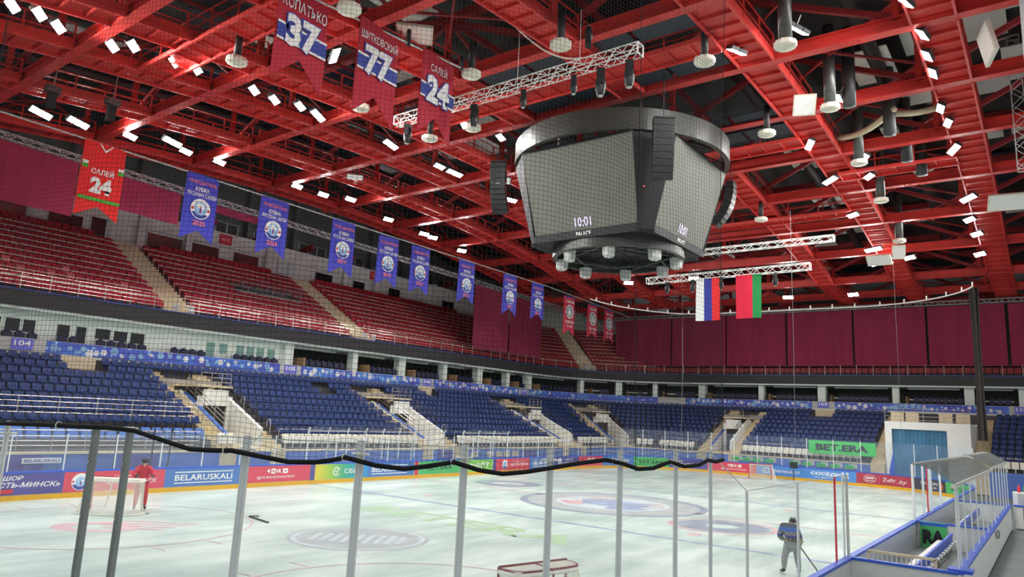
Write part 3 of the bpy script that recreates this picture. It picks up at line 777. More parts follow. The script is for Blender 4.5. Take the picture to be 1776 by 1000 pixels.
# --- fascia with winter banner, block signs
fa = struct(ssweep(MB(), 2, S3-2, [(9.53,6.16),(9.53,7.0),(9.75,7.0),(9.75,6.16)], .9).build('fascia_wall', 'white_dirty'))
struct(ssweep(MB(), 2, S3-2, [(9.55,5.3),(9.55,6.16),(9.75,6.16),(9.75,5.3)], .9).build('wall_rear_row', 'terrace_grey'))
for a_, b_ in ((17.0,18.95),(45.3,47.1),(89.8,91.6)): struct(ssweep(MB(), a_, b_, [(9.4,5.52),(9.4,6.2),(9.54,6.2),(9.54,5.52)], .9).build('wall_patch', 'cream'))
GAPS = [(14.0,16.3,'104','at the left edge'),(31.3,33.1,'105','left of the first open box'),(45.6,47.3,'106','above the second stairway gap'),(60.1,61.9,'107','just before the stand corner'),(74.2,76.3,'108','just past the stand corner'),(89.5,91.6,'109','above the bare patch of the end stand'),(105.6,107.4,'110','right of the blue roller door')]
bn = thing('winter_banner', 'blue and violet snowflake banner along the balcony front', 'banner')
segs = []; a = 2
for g in GAPS: segs.append((a, g[0])); a = g[1]
segs.append((a, S3-2))
fl6 = MB()
for i in range(6):
    c, s_ = math.cos(i*PI/3), math.sin(i*PI/3)
    fl6.add([(-.03*s_, .03*c, 0), (.03*s_, -.03*c, 0), (.17*c+.03*s_, .17*s_-.03*c, 0), (.17*c-.03*s_, .17*s_+.03*c, 0)], [(0,1,2,3)])
    fl6.add([(.1*c-.07*s_, .1*s_+.07*c, 0), (.1*c+.07*s_, .1*s_-.07*c, 0), (.15*c+.05*s_, .15*s_-.05*c, 0), (.15*c-.05*s_, .15*s_+.05*c, 0)], [(0,1,2,3)])
fm = [fl6.mesh('snowflake_print', 'print_white'), fl6.mesh('snowflake_print', 'print_lightblue')]
for i, (a, b) in enumerate(segs):
    q = ssweep(MB(), a, b, [(9.46,6.32),(9.46,6.98),(9.51,6.98),(9.51,6.32)], .9).build('banner_print', 'snow_banner', bn)
    s = a+.4
    while s < b-.3:
        p, t, n = sp(s, 9.45); sc_ = random.uniform(.6, 1.45)
        obj('snowflake_print', fm[0] if random.random() < .6 else fm[1], q, frame((p.x, p.y, 6.65+random.uniform(-.17,.17)), -n) @ Matrix.Scale(sc_, 4))
        s += random.uniform(.26, .62)
sg_me = {}
for a, b, num, wh_ in GAPS:
    o = thing('block_sign', 'lavender sign %s on the balcony front, %s' % (num, wh_), 'sign')
    ssweep(MB(), a, b, [(9.46,6.32),(9.46,6.98),(9.51,6.98),(9.51,6.32)], .9).build('plate', 'panel_grey', o)
    p, t, n = sp((a+b)/2, 9.44); fr = frame((p.x, p.y, 6.66), -n)
    q = obj('sign_face', MB().box((0,0,0),(1.05,.6,.02)).mesh('sign_face','sign_lavender'), o, fr)
    obj('lettering', text_mesh(num, .3, 'print_white', .02, .8, .014), q, Matrix.Translation((0,.06,0)))
# --- hospitality boxes between fascia and black band
struct(ssweep(MB(), 2, S3-2, [(9.5,6.75),(13.6,6.75),(13.6,6.9),(9.5,6.9)]).build('floor_boxes', 'concrete'))
struct(ssweep(MB(), 2, 32.5, [(10.75,6.9),(10.75,8.7),(10.9,8.7),(10.9,6.9)]).build('wall_boxes', 'suite_white'))
struct(ssweep(MB(), 32.5, S3-2, [(13.4,6.9),(13.4,8.7),(13.55,8.7),(13.55,6.9)]).build('wall_boxes', 'suite_dark'))
struct(ssweep(MB(), 2, S3-2, [(9.75,8.55),(9.75,8.7),(13.6,8.7),(13.6,8.55)]).build('ceiling_boxes', 'suite_white'))
def win(s, w, z0, z1, mt, d=10.73, label=None):
    o = sbox(s, d, z0, w, .06, z1-z0).build('box_window', 'suite_white')
    o['kind'] = 'structure'
    sbox(s, d-.04, z0+.06, w-.12, .02, z1-z0-.12).build('pane', mt, o)
wn = 1
for s, w, z0, z1, mt in [(10.9,1.2,7.35,8.15,'dark_pane'),(12.9,.9,7.35,8.15,'dark_pane'),(13.95,.95,7.35,8.15,'dark_pane'),(14.95,.8,7.35,8.15,'dark_pane'),(15.75,.7,7.35,8.15,'dark_pane'),(17.5,.75,7.3,8.1,'dark_pane'),(18.45,.65,6.92,8.1,'dark_pane'),(19.65,.95,7.4,8.12,'dark_pane'),(20.68,.9,7.38,8.1,'dark_pane'),(21.7,.95,7.36,8.1,'dark_pane'),(26.6,.7,6.92,8.1,'teal_pane'),(27.5,.7,7.3,8.1,'teal_pane'),(28.8,.7,7.3,8.1,'teal_pane'),(29.6,.7,7.3,8.1,'teal_pane'),(30.4,.7,7.3,8.1,'teal_pane'),(31.3,.7,7.3,8.1,'teal_pane')]:
    win(s, w, z0, z1, mt); 
navy = []
PIL = [32.6, 38.9, 44.2, 49.7, 54.8, 59.4, 63.2, 68.5, 71.3, 73.9, 77.7, 84.2, 90.2, 96.8, 102.7, 106.6, 112]
for i, s in enumerate(PIL):
    o = struct(sbox(s, 10.7, 6.9, .55 if i % 2 else .75, .7, 1.8).build('pillar', 'suite_white'))
    p = sbox(s+1.0/smetric(s, 10), 10.4, 6.9, .08, 1.3, .75); tag(p.build('box_divider', 'wood'), 'brown wooden divider beside the %s pillar of the hospitality boxes' % ordn(i+1), 'divider', 'dividers between hospitality boxes')
    if i < len(PIL)-1:
        a, b = s+.5, PIL[i+1]-.5
        struct(sbox((a+b)/2, 11.9, 7.4, (b-a)*.86*smetric((a+b)/2, 11.9), .5, .12).build('trim_sill', 'suite_white'))
        struct(sbox((a+b)/2, 11.9, 8.42, (b-a)*.86*smetric((a+b)/2, 11.9), .3, .13).build('trim_lintel', 'suite_white'))
        struct(sbox((a+b)/2, 12.1, 6.9, (b-a)*.84*smetric((a+b)/2, 11.9), .1, .5).build('trim_apron', 'wall_dark'))
        row = seat_mats(a+.9, b-.2, 10.35, 6.86, .58)
        for k_, q_ in enumerate(row): q_[4] = 'navy seat, %s from the left in the %s open hospitality box' % (ordn(k_+1), ordn(i+1))
        navy += row
for j_, (a, b) in enumerate(((9.5,16.0),(17.0,18.0),(19.1,22.4),(23.6,26.2),(28.0,31.8))):
    row = seat_mats(a, b, 9.9, 6.62, .6)
    for k_, q_ in enumerate(row): q_[4] = 'navy seat, %s from the left in the %s glazed hospitality box' % (ordn(k_+1), ordn(j_+1))
    navy += row
seats(navy, ME_NAVY, 'dark navy round-topped seat in the hospitality boxes', 'hospitality box seats', name='lounge_chair')
# --- black display band and balcony
bb = struct(ssweep(MB(), 2, S3-2, [(9.62,8.7),(9.62,9.56),(9.85,9.56),(9.85,8.7)], .9).build('trim_band', 'band_black'))
struct(ssweep(MB(), 2, S3-2, [(9.6,9.56),(9.6,9.62),(9.9,9.62),(9.9,9.56)], .9).build('trim_bandcap', 'blue_trim'))
railing('balcony_rail', 'long steel balcony rail above the black band', path_pts(3, S3-3, 9.75, 9.62, 1.45), (.9,.66,.44,.22), r=.02)
UZ, UD = .5, .85
def uz(k): return 9.62+UZ*k
def ud(k): return 10.35+UD*k
prof = []
for k in range(12): prof += [(ud(k), uz(k)-(UZ if k else .1)), (ud(k), uz(k))]
prof += [(21.2, uz(11)), (21.2, 9.3), (9.7, 9.3), (9.7, 9.52)]
USTAIR = [24.0, 39.8, 69.0]
ued = [2]
for v in USTAIR: ued += [v-.95/smetric(v, 14), v+.95/smetric(v, 14)]
ued += [S3-2]
for a, b in zip(ued[0::2], ued[1::2]): struct(ssweep(MB(), a, b, prof).build('terrace_upper', 'terrace_grey'))
for v, l in zip(USTAIR, ('concrete steps of the upper red stand, behind the leftmost blue pennant', 'concrete steps of the upper red stand, middle flight', 'cream steps of the upper red stand in the corner')):
    st = thing('stand_steps', l, 'steps'); p, t, n = sp(v, 0); st.matrix_local = place((p.x,p.y,0), t, n)
    for k in range(24):
        z1 = 9.62+.25*k; MB().box((0, 10.2+.425*k, z1-.3),(2.0,.44,.6)).build('step', 'cream' if v > 60 else 'beige_step', st)
    for x in (-.5,.5): MB().box((x, 9.95, 9.95), (.42,.05,.45)).build('gate_plate', 'panel_grey', st)
UNAMES = ['first upper steps','second upper steps','corner upper steps']
red = []
for k in range(0, 12):
    def skipu(s, k=k):
        for v in USTAIR:
            if abs(s-v) < 1.05/smetric(v, ud(k)): return True
        if s > 71.5 and k > 1: return True
        if k in (5, 6) and 30.5 < s < 36.5: return True          # camera platform
        if k == 11 and not (s < 22 or (27 < s < 37) or 41.5 < s < 62): return True
        if k >= 10 and 41 < s < 46: return False
        return False
    row = number(seat_mats(3, S3-3 if k < 2 else 74, ud(k)+.25, uz(k), .53, skipu), USTAIR, UNAMES, 'crimson seat, %s %s, '+ordn(k+1)+' upper row')
    for q in row:
        if random.random() < .08 and q[1] < 52: q[3] = ME_PINK; q[4] = q[4].replace('crimson','faded pink')
    red += row
o = seats(red, ME_RED, 'crimson folding seat in the upper stand rows', 'crimson upper stand seats', name='stadium_chair')
if o: o['label'] = 'mass of crimson seats further along the upper stand'; o['category'] = 'seats'
ORD = ['lowest','second','third','fourth','fifth','sixth','seventh','eighth','ninth','tenth','eleventh']
for k in range(1, 11):
    o = thing('row_rail', 'thin cream rail behind the '+ORD[k-1]+' crimson seat row', 'railing')
    for a, b in zip(ued[0::2], ued[1::2]):
        b2 = min(b, 74)
        if a >= 74: continue
        pts = path_pts(a+.15, b2-.15, ud(k)-.03, uz(k), 2.1)
        MB().tube([q+V(0,0,.42) for q in pts], .026, 4).build('rail', 'offwhite', o)
        for q in pts: MB().bar(q, q+V(0,0,.42), .03).build('rail_post', 'cream', o)
# camera platform with railings among the red seats
cp = thing('camera_platform', 'grey railed camera platform among the crimson seats', 'platform'); p, t, n = sp(33.5, ud(5)); cp.matrix_local = place((p.x,p.y,uz(5)), t, n)
MB().box((0,.8,.3),(5.6,1.6,.1)).build('deck','cream',cp)
for x in (-2.7,-1.35,0,1.35,2.7):
    MB().bar((x,0,.3),(x,0,1.2),.04).build('post','duct',cp); MB().bar((x,1.6,.3),(x,1.6,1.2),.04).build('post','duct',cp)
for y in (0,1.6):
    for z in (1.2,.9,.6): MB().bar((-2.7,y,z),(2.7,y,z),.035).build('rail','duct',cp)
for x in (-1.8,.6): MB().lathe([(.02,.35),(.5,.36),(.5,.4),(.0,.4)],12,None,(x,2.6,.9)).build('round_table_top','cream',cp)
# --- back wall of the upper stand
struct(ssweep(MB(), 2, S3-2, [(21.0,14.9),(21.0,17.3),(21.3,17.3),(21.3,14.9)]).build('wall_back', 'wall_grey'))
struct(ssweep(MB(), 2, S3-2, [(21.0,17.3),(21.0,17.45),(24.4,17.45),(24.4,17.3)]).build('floor_gallery', 'concrete'))
struct(ssweep(MB(), 2, 78, [(20.8,17.0),(20.8,18.2),(21.0,18.2),(21.0,17.0)]).build('wall_gallery', 'wall_grey'))
struct(ssweep(MB(), 2, S3-2, [(24.3,17.4),(24.3,26),(24.6,26),(24.6,17.4)]).build('wall_outer', 'gallery_grey'))
struct(ssweep(MB(), 78, S3-2, [(21.0,15),(21.0,22),(21.2,22),(21.2,15)]).build('wall_rear', 'wall_dark'))
doorn = 0
for s, w, z0, h, mt in [(11.0,3.2,15.5,1.2,'dark_pane'),(16.6,2.6,15.5,1.2,'dark_pane'),(20.4,2.2,15.6,1.1,'dark_pane'),(22.6,1.0,15.2,1.9,'dark_pane'),(24.2,1.5,15.2,1.9,'wall_grey'),(27.6,2.8,15.5,1.2,'dark_pane'),(31.0,2.4,15.6,1.1,'dark_pane'),(34.8,2.4,15.5,1.2,'dark_pane'),(38.5,.9,15.2,1.8,'panel_grey'),(39.6,.9,15.2,1.8,'panel_grey'),(43.2,2.0,15.6,1.0,'dark_pane'),(47.6,1.5,15.6,1.0,'dark_pane'),(52.5,1.6,15.5,1.2,'dark_pane'),(56.2,1.2,15.2,1.9,'panel_grey'),(61,2.0,15.5,1.2,'dark_pane')]:
    o = struct(sbox(s, 20.97, z0, w+.16, .1, h+.16).build('window_back' if h < 1.5 else 'door_back', 'panel_grey'))
    sbox(s, 20.91, z0+.08, w, .03, h).build('pane' if h < 1.5 else 'door_leaf', mt, o)
for s in (14.2, 25.6, 29.4, 36.8, 45.6, 49.6, 58.4): struct(sbox(s, 20.8, 14.9, .5, .5, 3.4).build('pillar', 'wall_grey'))
for s in range(6, 78, 5):
    struct(sbox(s+.6, 23.9, 17.4, .6, .6, 8).build('pillar', 'gallery_grey'))
    o = struct(sbox(s+3, 24.2, 17.5, 3.4, .12, 2.5).build('window_gallery', 'panel_grey'))
    for q in (-1.1, 0, 1.1): sbox(s+3+q, 24.1, 17.6, .9, .04, 2.3).build('pane', 'wall_dark', o)
    tag(MB().bar(sp(s+.6, 20.9)[0]+V(0,0,19.0), sp(s+.6, 23.9)[0]+V(0,0,18.4), .3, .45).build('roof_bracket', 'red_dark'), 'dark red steel bracket, %s from the left along the gallery' % ordn((s-1)//5), 'bracket', 'roof brackets along the gallery')
gal = []
for k in range(2):
    row = seat_mats(26, 60, 21.9+.8*k, 17.5+.45*k, .53)
    for k_, q_ in enumerate(row): q_[4] = 'crimson gallery seat, %s from the left in the %s row' % (ordn(k_+1), ('front','rear')[k])
    gal += row
seats(gal, ME_RED, 'crimson seat in the gallery above the grey wall', 'gallery seats', name='gallery_chair')
for s, num, wh_ in ((32.6,'405','between the first two blue pennants'),(49.4,'406','right of the third blue pennant'),(64.5,'407','near the stand corner')):
    p, t, n = sp(s, 20.74); o = thing('block_sign', 'small crimson sign %s on the gallery wall %s' % (num, wh_), 'sign'); o.matrix_local = frame((p.x,p.y,17.62), -n)
    MB().box((0,0,0),(1.15,.85,.05)).build('sign_face','banner_crimson',o); obj('lettering', text_mesh(num, .32, 'print_pink', .01, .8, .03), o)
# ------------------------------------------------------------------ box trusses
def box_truss(name, label, a, b, w=.34, cell=.45, mt='silver', r=.022, cat='truss', group=None):
    o = thing(name, label, cat, group=group); a = Vector(a); b = Vector(b); L = (b-a).length; d = (b-a).normalized()
    u = V(0,0,1) if abs(d.z) < .9 else V(1,0,0); rr = d.cross(u).normalized(); u = rr.cross(d); n = max(2, int(L/cell))
    C4 = [(rr*i+u*j)*(w/2) for i, j in ((-1,-1),(1,-1),(1,1),(-1,1))]
    for c in C4: MB().tube([a+c, b+c], r, 5).build('chord', mt, o)
    for k in range(4):
        mb = MB(); c0, c1 = C4[k], C4[(k+1) % 4]
        for i in range(n):
            p = a+d*(L*i/n); q = a+d*(L*(i+1)/n)
            mb.bar(p+(c0 if i % 2 else c1), q+(c1 if i % 2 else c0), r*1.1)
        stuff(mb.build('lacing', mt, o))
    mb = MB()
    for e in (a, b):
        for k in range(4): mb.bar(e+C4[k], e+C4[(k+1) % 4], r*2)
    mb.build('end_frame', mt, o); return o
# ------------------------------------------------------------------ curtains
def ctop(x): return 17.55-(x+21)*.0225
def curtain(name, label, x0, x1, y0, y1, zt0, zt1, zb0, zb1, group=None):
    L = math.hypot(x1-x0, y1-y0); nx, ny = -(y1-y0)/L, (x1-x0)/L; n = max(4, int(L*4))
    ph = random.uniform(0, 6)
    def fn(u, v):
        w = .035*math.sin(u*L*2.3+ph)*(.4+.6*v)+.02*math.sin(u*L*5.1)*(v)
        z0 = zt0+(zt1-zt0)*u; z1 = zb0+(zb1-zb0)*u
        return (x0+(x1-x0)*u+nx*w, y0+(y1-y0)*u+ny*w, z0+(z1-z0)*v)
    def fb(u, v): x, y, z = fn(1-u, v); return (x+nx*.03, y+ny*.03, z)
    mb = MB().grid(fn, n, 4).grid(fb, n, 4)
    o = tag(mb.build(name, 'curtain', None, True), label, 'curtain', group)
    return o
YC = 26.25
curtain('stand_curtain', 'maroon curtain hanging left of the red number pennant', -30, -17.2, YC, YC, ctop(-30), ctop(-17.2), 14.3, 14.25)
curtain('stand_curtain', 'maroon curtain between the red pennant and the first blue pennant', -16.9, -11.0, YC, YC, ctop(-16.9), ctop(-11), 15.4, 15.25)
curtain('stand_curtain', 'short maroon valance right of the first blue pennant', -9.2, -4.2, YC, YC, ctop(-9), ctop(-4), 16.75, 16.7)
curtain('stand_curtain', 'tall maroon curtain left of its twin in the far side upper stand', 19.2, 24.9, YC, YC, ctop(19.2), ctop(24.9), 10.35, 10.35)
curtain('stand_curtain', 'tall maroon curtain right of its twin in the far side upper stand', 25.1, 30.8, YC, YC, ctop(25.1), ctop(30.8), 10.35, 10.35)
XC = 42.6
for (a, b), l in zip(((23.4,16.25),(16.1,9.85),(9.7,3.45),(3.25,-2.95),(-3.15,-9.3),(-9.5,-15.5),(-15.75,-22),(-22.2,-28)), ('nearest the corner','second from the corner','behind the striped flag','right of the green and red flag','fourth along the end, middle','left of the gathered black net','right of the gathered black net','at the far right end')):
    curtain('end_curtain', 'maroon end curtain '+l, XC, XC, a, b, 16.05, 16.1, 10.55, 10.6)
for i_, y in enumerate((16.17, 9.77, 3.35, -3.05, -9.4, -15.62)):
    tag(MB().box((XC+.25, y, 13.3), (.06,.4,5.6)).build('gap_strip', 'black'), 'black strip between maroon end curtains, %s from the left' % ordn(i_+1), 'cloth', 'black strips between end curtains')  # black strips fill the gaps between the curtains
box_truss('curtain_truss', 'long silver truss carrying the far side curtains', (-34, YC, ctop(-34)+.25), (37.5, YC, ctop(37.5)+.25))
box_truss('curtain_truss', 'silver truss carrying the maroon end curtains', (XC, 24, 16.25), (XC, -30, 16.4))
box_truss('lattice_tower', 'upright silver lattice tower at the right edge under the roof', (7.2,-18.05,17.0), (7.4,-18.0,24.0), .5, .5)
wb = thing('edge_banner', 'white hanging banner cut by the top right edge of the picture', 'banner'); MB().box((-4.8,-19.2,18.6),(.03,1.6,3.8)).build('cloth','flag_white',wb); MB().box((-4.82,-18.75,18.2),(.01,.25,1.6)).build('blue_print','print_blue',wb)
# far safety-net track and gathered net
tk = thing('net_track', 'white curved net track under the far roof', 'track')
tp = []
for i in range(40):
    s = 43.5+34.6*i/39; p = rp(s, .9)[0]; z = 15.0-.5*min(1, i/10)
    tp.append(V(p.x, p.y, z))
MB().tube(tp, .05, 6).build('track_tube', 'white', tk)
for q in tp[1::2]: MB().box(q+V(0,0,.17), (.09,.09,.3)).build('hanger', 'white', tk)
gn = MB(); 
gx, gy = 30.9, -14.1
def gfn(u, v):
    a = u*14; w = .6*(1-.35*math.sin(PI*v)); return (gx-.15*math.sin(a), gy+(u-.5)*w+.1*math.cos(a*1.3), 15.6-11.6*v)
gn.grid(gfn, 42, 10); tag(gn.build('gathered_net', 'net_bundle', None, True), 'gathered black net hanging at the right of the far end', 'net')
# ------------------------------------------------------------------ roof
def zr(x): return max(16.75, 20.0-.0027*x*x)
BX = [-28.6+6.2*i for i in range(13)]
CWY = [-15.7, -8.9, -2.8, 3.8, 10.0, 14.6, 20.6, 27.4]
YL, YR = -33.0, 29.0
nodes = [YR-6.2*i for i in range(11)]
bc = MB()       # I-beam lower chord
bc.box((0,(YL+YR)/2,.02),(.46,YR-YL,.04)); bc.box((0,(YL+YR)/2,.3),(.05,YR-YL,.52)); bc.box((0,(YL+YR)/2,.58),(.46,YR-YL,.04))
me_bc = bc.mesh('lower_chord','red_steel'); me_tc = MB().box((0,(YL+YR)/2,3.5),(.4,YR-YL,.4)).mesh('upper_chord','red_dark')
me_v = MB().box((0,0,2.0),(.26,.26,2.8)).mesh('upright','red_steel')
me_d1 = MB().bar((0,0,.6),(0,-6.2,3.4),.24,.24).mesh('diagonal','red_dark'); me_d2 = MB().bar((0,0,3.4),(0,-6.2,.6),.24,.24).mesh('diagonal','red_dark')
me_g = MB().prism([(-.04,-1.1,.6),(-.04,1.1,.6),(-.04,.28,1.15),(-.04,-.28,1.15)],(0,0,0),(.08,0,0)).mesh('gusset','red_steel')
me_sp = MB().prism([(-.2,0,.6),(-.2,-2.6,.6),(-.2,-1.9,.75),(-.2,0,1.5)],(0,0,0),(.4,0,0)).mesh('end_gusset','red_steel')
rv = MB()
for i in range(10):
    for j in range(3): rv.box((-.12+.12*j, -.6+.13*i, -.01), (.04,.04,.03))
me_rv = rv.mesh('rivet_plate','red_steel')
ORDX = ['nearest the camera','second from the camera','third from the camera','fourth from the camera','fifth from the camera','crossing just left of the video cube','crossing just right of the video cube','third beyond the video cube','fourth beyond the video cube','fifth beyond the video cube','sixth beyond the video cube','second to last at the far end','last at the far end']
for i, x in enumerate(BX):
    o = thing('roof_truss', 'red steel roof truss '+ORDX[i], 'truss'); o.location = (x, 0, zr(x))
    obj('lower_chord', me_bc, o); obj('upper_chord', me_tc, o)
    for k, y in enumerate(nodes):
        obj('upright', me_v, o, Matrix.Translation((0,y,0))); obj('gusset', me_g, o, Matrix.Translation((0,y,0)))
        if k < len(nodes)-1: obj('diagonal', me_d1 if k % 2 else me_d2, o, Matrix.Translation((0,y,0)))
    obj('end_gusset', me_sp, o, Matrix.Translation((0,YR,0)))
    for y in (-12.5, -20): stuff(obj('rivet_plate', me_rv, o, Matrix.Translation((0,y,0))))
# lengthwise girders between trusses (dark red) with bracing
for j, y in enumerate([YR-.2]+nodes[1:]):
    o = thing('roof_girder', 'dark red lengthwise roof girder number %s from the far side' % ['one','two','three','four','five','six','seven','eight','nine','ten','eleven'][j], 'girder')
    for a, b in zip(BX, BX[1:]):
        MB().bar((a,y,zr(a)+3.5),(b,y,zr(b)+3.5),.22,.3).build('girder_bar','red_dark',o)
        if j % 2 == 0:
            MB().bar((a,y,zr(a)+.6),(b,y,zr(b)+3.4),.16).build('brace','red_dark',o); MB().bar((a,y,zr(a)+3.4),((a+b)/2,y,(zr(a)+zr(b))/2+2),.14).build('brace','red_dark',o)
# catwalks
def catwalk(y, w, x0, x1, label, rails=(1,1)):
    o = thing('catwalk', label, 'catwalk')
    xs = [x for x in BX if x0-.1 <= x <= x1+.1]
    for a, b in zip(xs, xs[1:]):
        za, zb = zr(a)+.08, zr(b)+.08; dx = .24
        A, B = V(a+dx,y,za), V(b-dx,y,zb)
        for s in (-1,1): MB().bar(A+V(0,s*w/2,0), B+V(0,s*w/2,0), .09, .2).build('side_beam','red_steel',o)
        MB().bar(A+V(0,0,.12), B+V(0,0,.12), w, .02).build('deck_plate','red_steel',o)
        n = 6
        for i in range(n+1): q = A+(B-A)*(i/n); MB().box(q+V(0,0,.03),(.06,w,.12)).build('rib','red_steel',o)
        for s, on in zip((-1,1), rails):
            if not on: continue
            for i in range(4): q = A+(B-A)*(i/3)+V(0,s*w/2,0); MB().bar(q, q+V(0,0,1.1), .07).build('rail_post','red_steel',o)
            for h in (1.1,.6): MB().bar(A+V(0,s*w/2,h), B+V(0,s*w/2,h), .05).build('rail','red_steel',o)
            MB().bar(A+V(0,s*w/2,.27), B+V(0,s*w/2,.27), .03, .28).build('toe_board','red_steel',o)
    return o
for y, w, a, b, l in [(-15.7,1.5,-10,46,'red catwalk furthest right, ladder-like from below'),(-8.9,1.5,-28.6,46,'red catwalk just right of the video cube'),(-2.8,1.3,-28.6,-3.8,'red catwalk leading to the video cube from the camera side'),(-2.8,1.3,8.6,46,'red catwalk beyond the video cube'),(3.8,1.3,-28.6,-3.8,'red catwalk above the number banners'),(10.0,1.3,-28.6,40,'red catwalk left of the video cube'),(14.8,1.4,-28.6,40,'red catwalk with a long row of floodlights'),(20.6,1.2,-28.6,40,'red catwalk above the row of blue pennants'),(27.6,1.3,-28.6,40,'red catwalk along the far side roof edge, with floodlights'),(-22.5,1.4,-10,46,'red catwalk at the right-hand roof edge')]:
    catwalk(y, w, a, b, l)
def crosswalk(x, y0, y1, label, w=1.3):
    o = thing('crosswalk', label, 'catwalk'); z = zr(x)-.1
    for s in (-1,1): MB().bar((x+s*w/2,y0,z),(x+s*w/2,y1,z),.09,.2).build('side_beam','red_steel',o)
    MB().box((x,(y0+y1)/2,z+.1),(w,abs(y1-y0),.02)).build('deck_plate','red_steel',o)
    n = int(abs(y1-y0)/1.0)
    for i in range(n+1): MB().box((x,y0+(y1-y0)*i/n,z+.03),(w,.06,.12)).build('rib','red_steel',o)
    for s in (-1,1):
        for h in (1.1,.6): MB().bar((x+s*w/2,y0,z+h),(x+s*w/2,y1,z+h),.05).build('rail','red_steel',o)
        for i in range(0,n+1,2): q=V(x+s*w/2,y0+(y1-y0)*i/n,z); MB().bar(q,q+V(0,0,1.1),.06).build('rail_post','red_steel',o)
crosswalk(-7.0, -8.2, 10, 'red cross walkway in front of the video cube'); crosswalk(5.6, -8.2, 10, 'red cross walkway behind the video cube')
crosswalk(-19.3, -2, 14, 'red cross walkway above the number banners'); crosswalk(18, -8.2, 10, 'red cross walkway at the far flags')
crosswalk(11.7, -15, -8.9, 'short red cross walkway at the right of the roof')
# dark service panels round the cube winches
sv = thing('winch_deck', 'dark slate panels above the video cube', 'deck')
for x in (-9.3,-5.2):
    for y in (-6.6,-3.9,-1.2,1.5): MB().box((x if x > -9 else -8.9, y, 20.2), (1.7,2.5,.08)).build('deck_panel','slate_panel',sv)
for x in (2.2, 4.3):
    for y in (-7,-4.3,-1.6): MB().box((x,y,20.2),(1.8,2.5,.08)).build('deck_panel','slate_panel',sv)
# roof deck
def rsh(name, z, mt, y0, y1):
    mb = MB(); xs = [-36+4*i for i in range(23)]
    for a, b in zip(xs, xs[1:]): mb.add([(a,y0,zr(a)+z),(b,y0,zr(b)+z),(b,y1,zr(b)+z),(a,y1,zr(a)+z)],[(0,1,2,3)])
    return struct(mb.build(name, mt))
rsh('ceiling', 4.6, 'deck_grey', -44, 42)
for i, x in enumerate(BX[:-1]):
    for j in range(12):
        y = 26-5.2*j
        if random.random() < .55:
            mt = 'deck_blue' if random.random() < .5 else 'white'
            o = struct(MB().box((x+3.1, y, zr(x+3.1)+4.3), (random.uniform(2,5.2), random.uniform(2,4.6), .06), Matrix.Rotation(.0054*(x+3.1),3,'Y')).build('ceiling_panel', mt))
# white acoustic sheets hung under the deck
for i_, (x, y, sx, sy) in enumerate(sorted([(-25,8,3,2),(-24,12,2.6,2),(-13,4.5,3,2),(-8,10,2,2.6),(-15,12.5,2.4,1.6),(0,10.5,3,2),(3,16,3,2),(9,20,3,2),(5,-12,4,2),(9,-14,3.4,2.6),(14,-12.5,3,3),(1,-17.5,3,3),(8,-19,4,3),(16,-19,4,3),(21,-13,4,2.4),(23,-5.5,3,2),(15,-6,3,2),(28,-18,4,3),(31,-3,4,2),(33,6,4,2),(22,4,3,2),(13,3.5,3,2)])):
    tag(MB().box((x,y,zr(x)+3.1),(sx,sy,.06)).build('acoustic_sheet','white_dirty'), 'pale acoustic sheet high under the roof, %s from the camera' % ordn(i_+1), 'panel', 'acoustic sheets under the roof')
# flat cross bracing between the trusses
for i, (x0, x1) in enumerate(zip(BX, BX[1:])):
    o = thing('cross_bracing', 'thin dark red cross bracing in the %s roof bay from the camera' % ordn(i+1), 'bracing')
    for j in range(0, 10, 2):
        y0, y1 = nodes[j], nodes[j+1]
        MB().bar((x0,y0,zr(x0)+1.4),(x1,y1,zr(x1)+1.4),.1).build('brace','red_dark',o); MB().bar((x0,y1,zr(x0)+1.4),(x1,y0,zr(x1)+1.4),.1).build('brace','red_dark',o)
    for j in range(1, 10, 2): MB().bar((x0,nodes[j],zr(x0)+2.2),(x1,nodes[j],zr(x1)+2.2),.12).build('tie','red_dark',o)
# ventilation ducts and pipes
for y, r, l in ((6.6,.38,'grey lengthwise duct left of the video cube'),(-5.8,.38,'grey lengthwise duct right of the video cube'),(-12.3,.45,'grey lengthwise duct between the right catwalks'),(17.6,.42,'grey lengthwise duct above the pennants'),(24,.4,'grey lengthwise duct at the far side roof edge'),(-19,.45,'grey lengthwise duct at the right roof edge')):
    tag(MB().tube([(x,y,zr(x)+3.0) for x in BX], r*.8, 10).build('ventilation_duct','duct_dark',None,True), l, 'duct')
DISK = [(-19.02,.44),(-18.93,7.5),(-12.11,.68),(-12.32,7.52),(-7.21,7.77),(-7.11,4.79),(-12.17,-3.93),(-7.21,-11.05),(-.26,-11.06),(-7.64,-7.97),(1.34,-7.66),(7.46,-10.75),(13.9,-10.7),(14.64,-3.08),(21.82,-10.47)]
dk = None
LDISK = ['left of the crimson number 77 banner','high at left among the floodlights','right of the crimson number 24 banner','below the tip of the number 77 banner','above the left line-array speaker','left of the video cube top ring','above the long white lighting truss','high on the right of the video cube, upper','beside the tilted white panel','right of the lighting truss end','just right of the video cube ring','on the right, below the beige roll','right of centre on a bright pipe','above the far white truss','far right above the twin white panels']
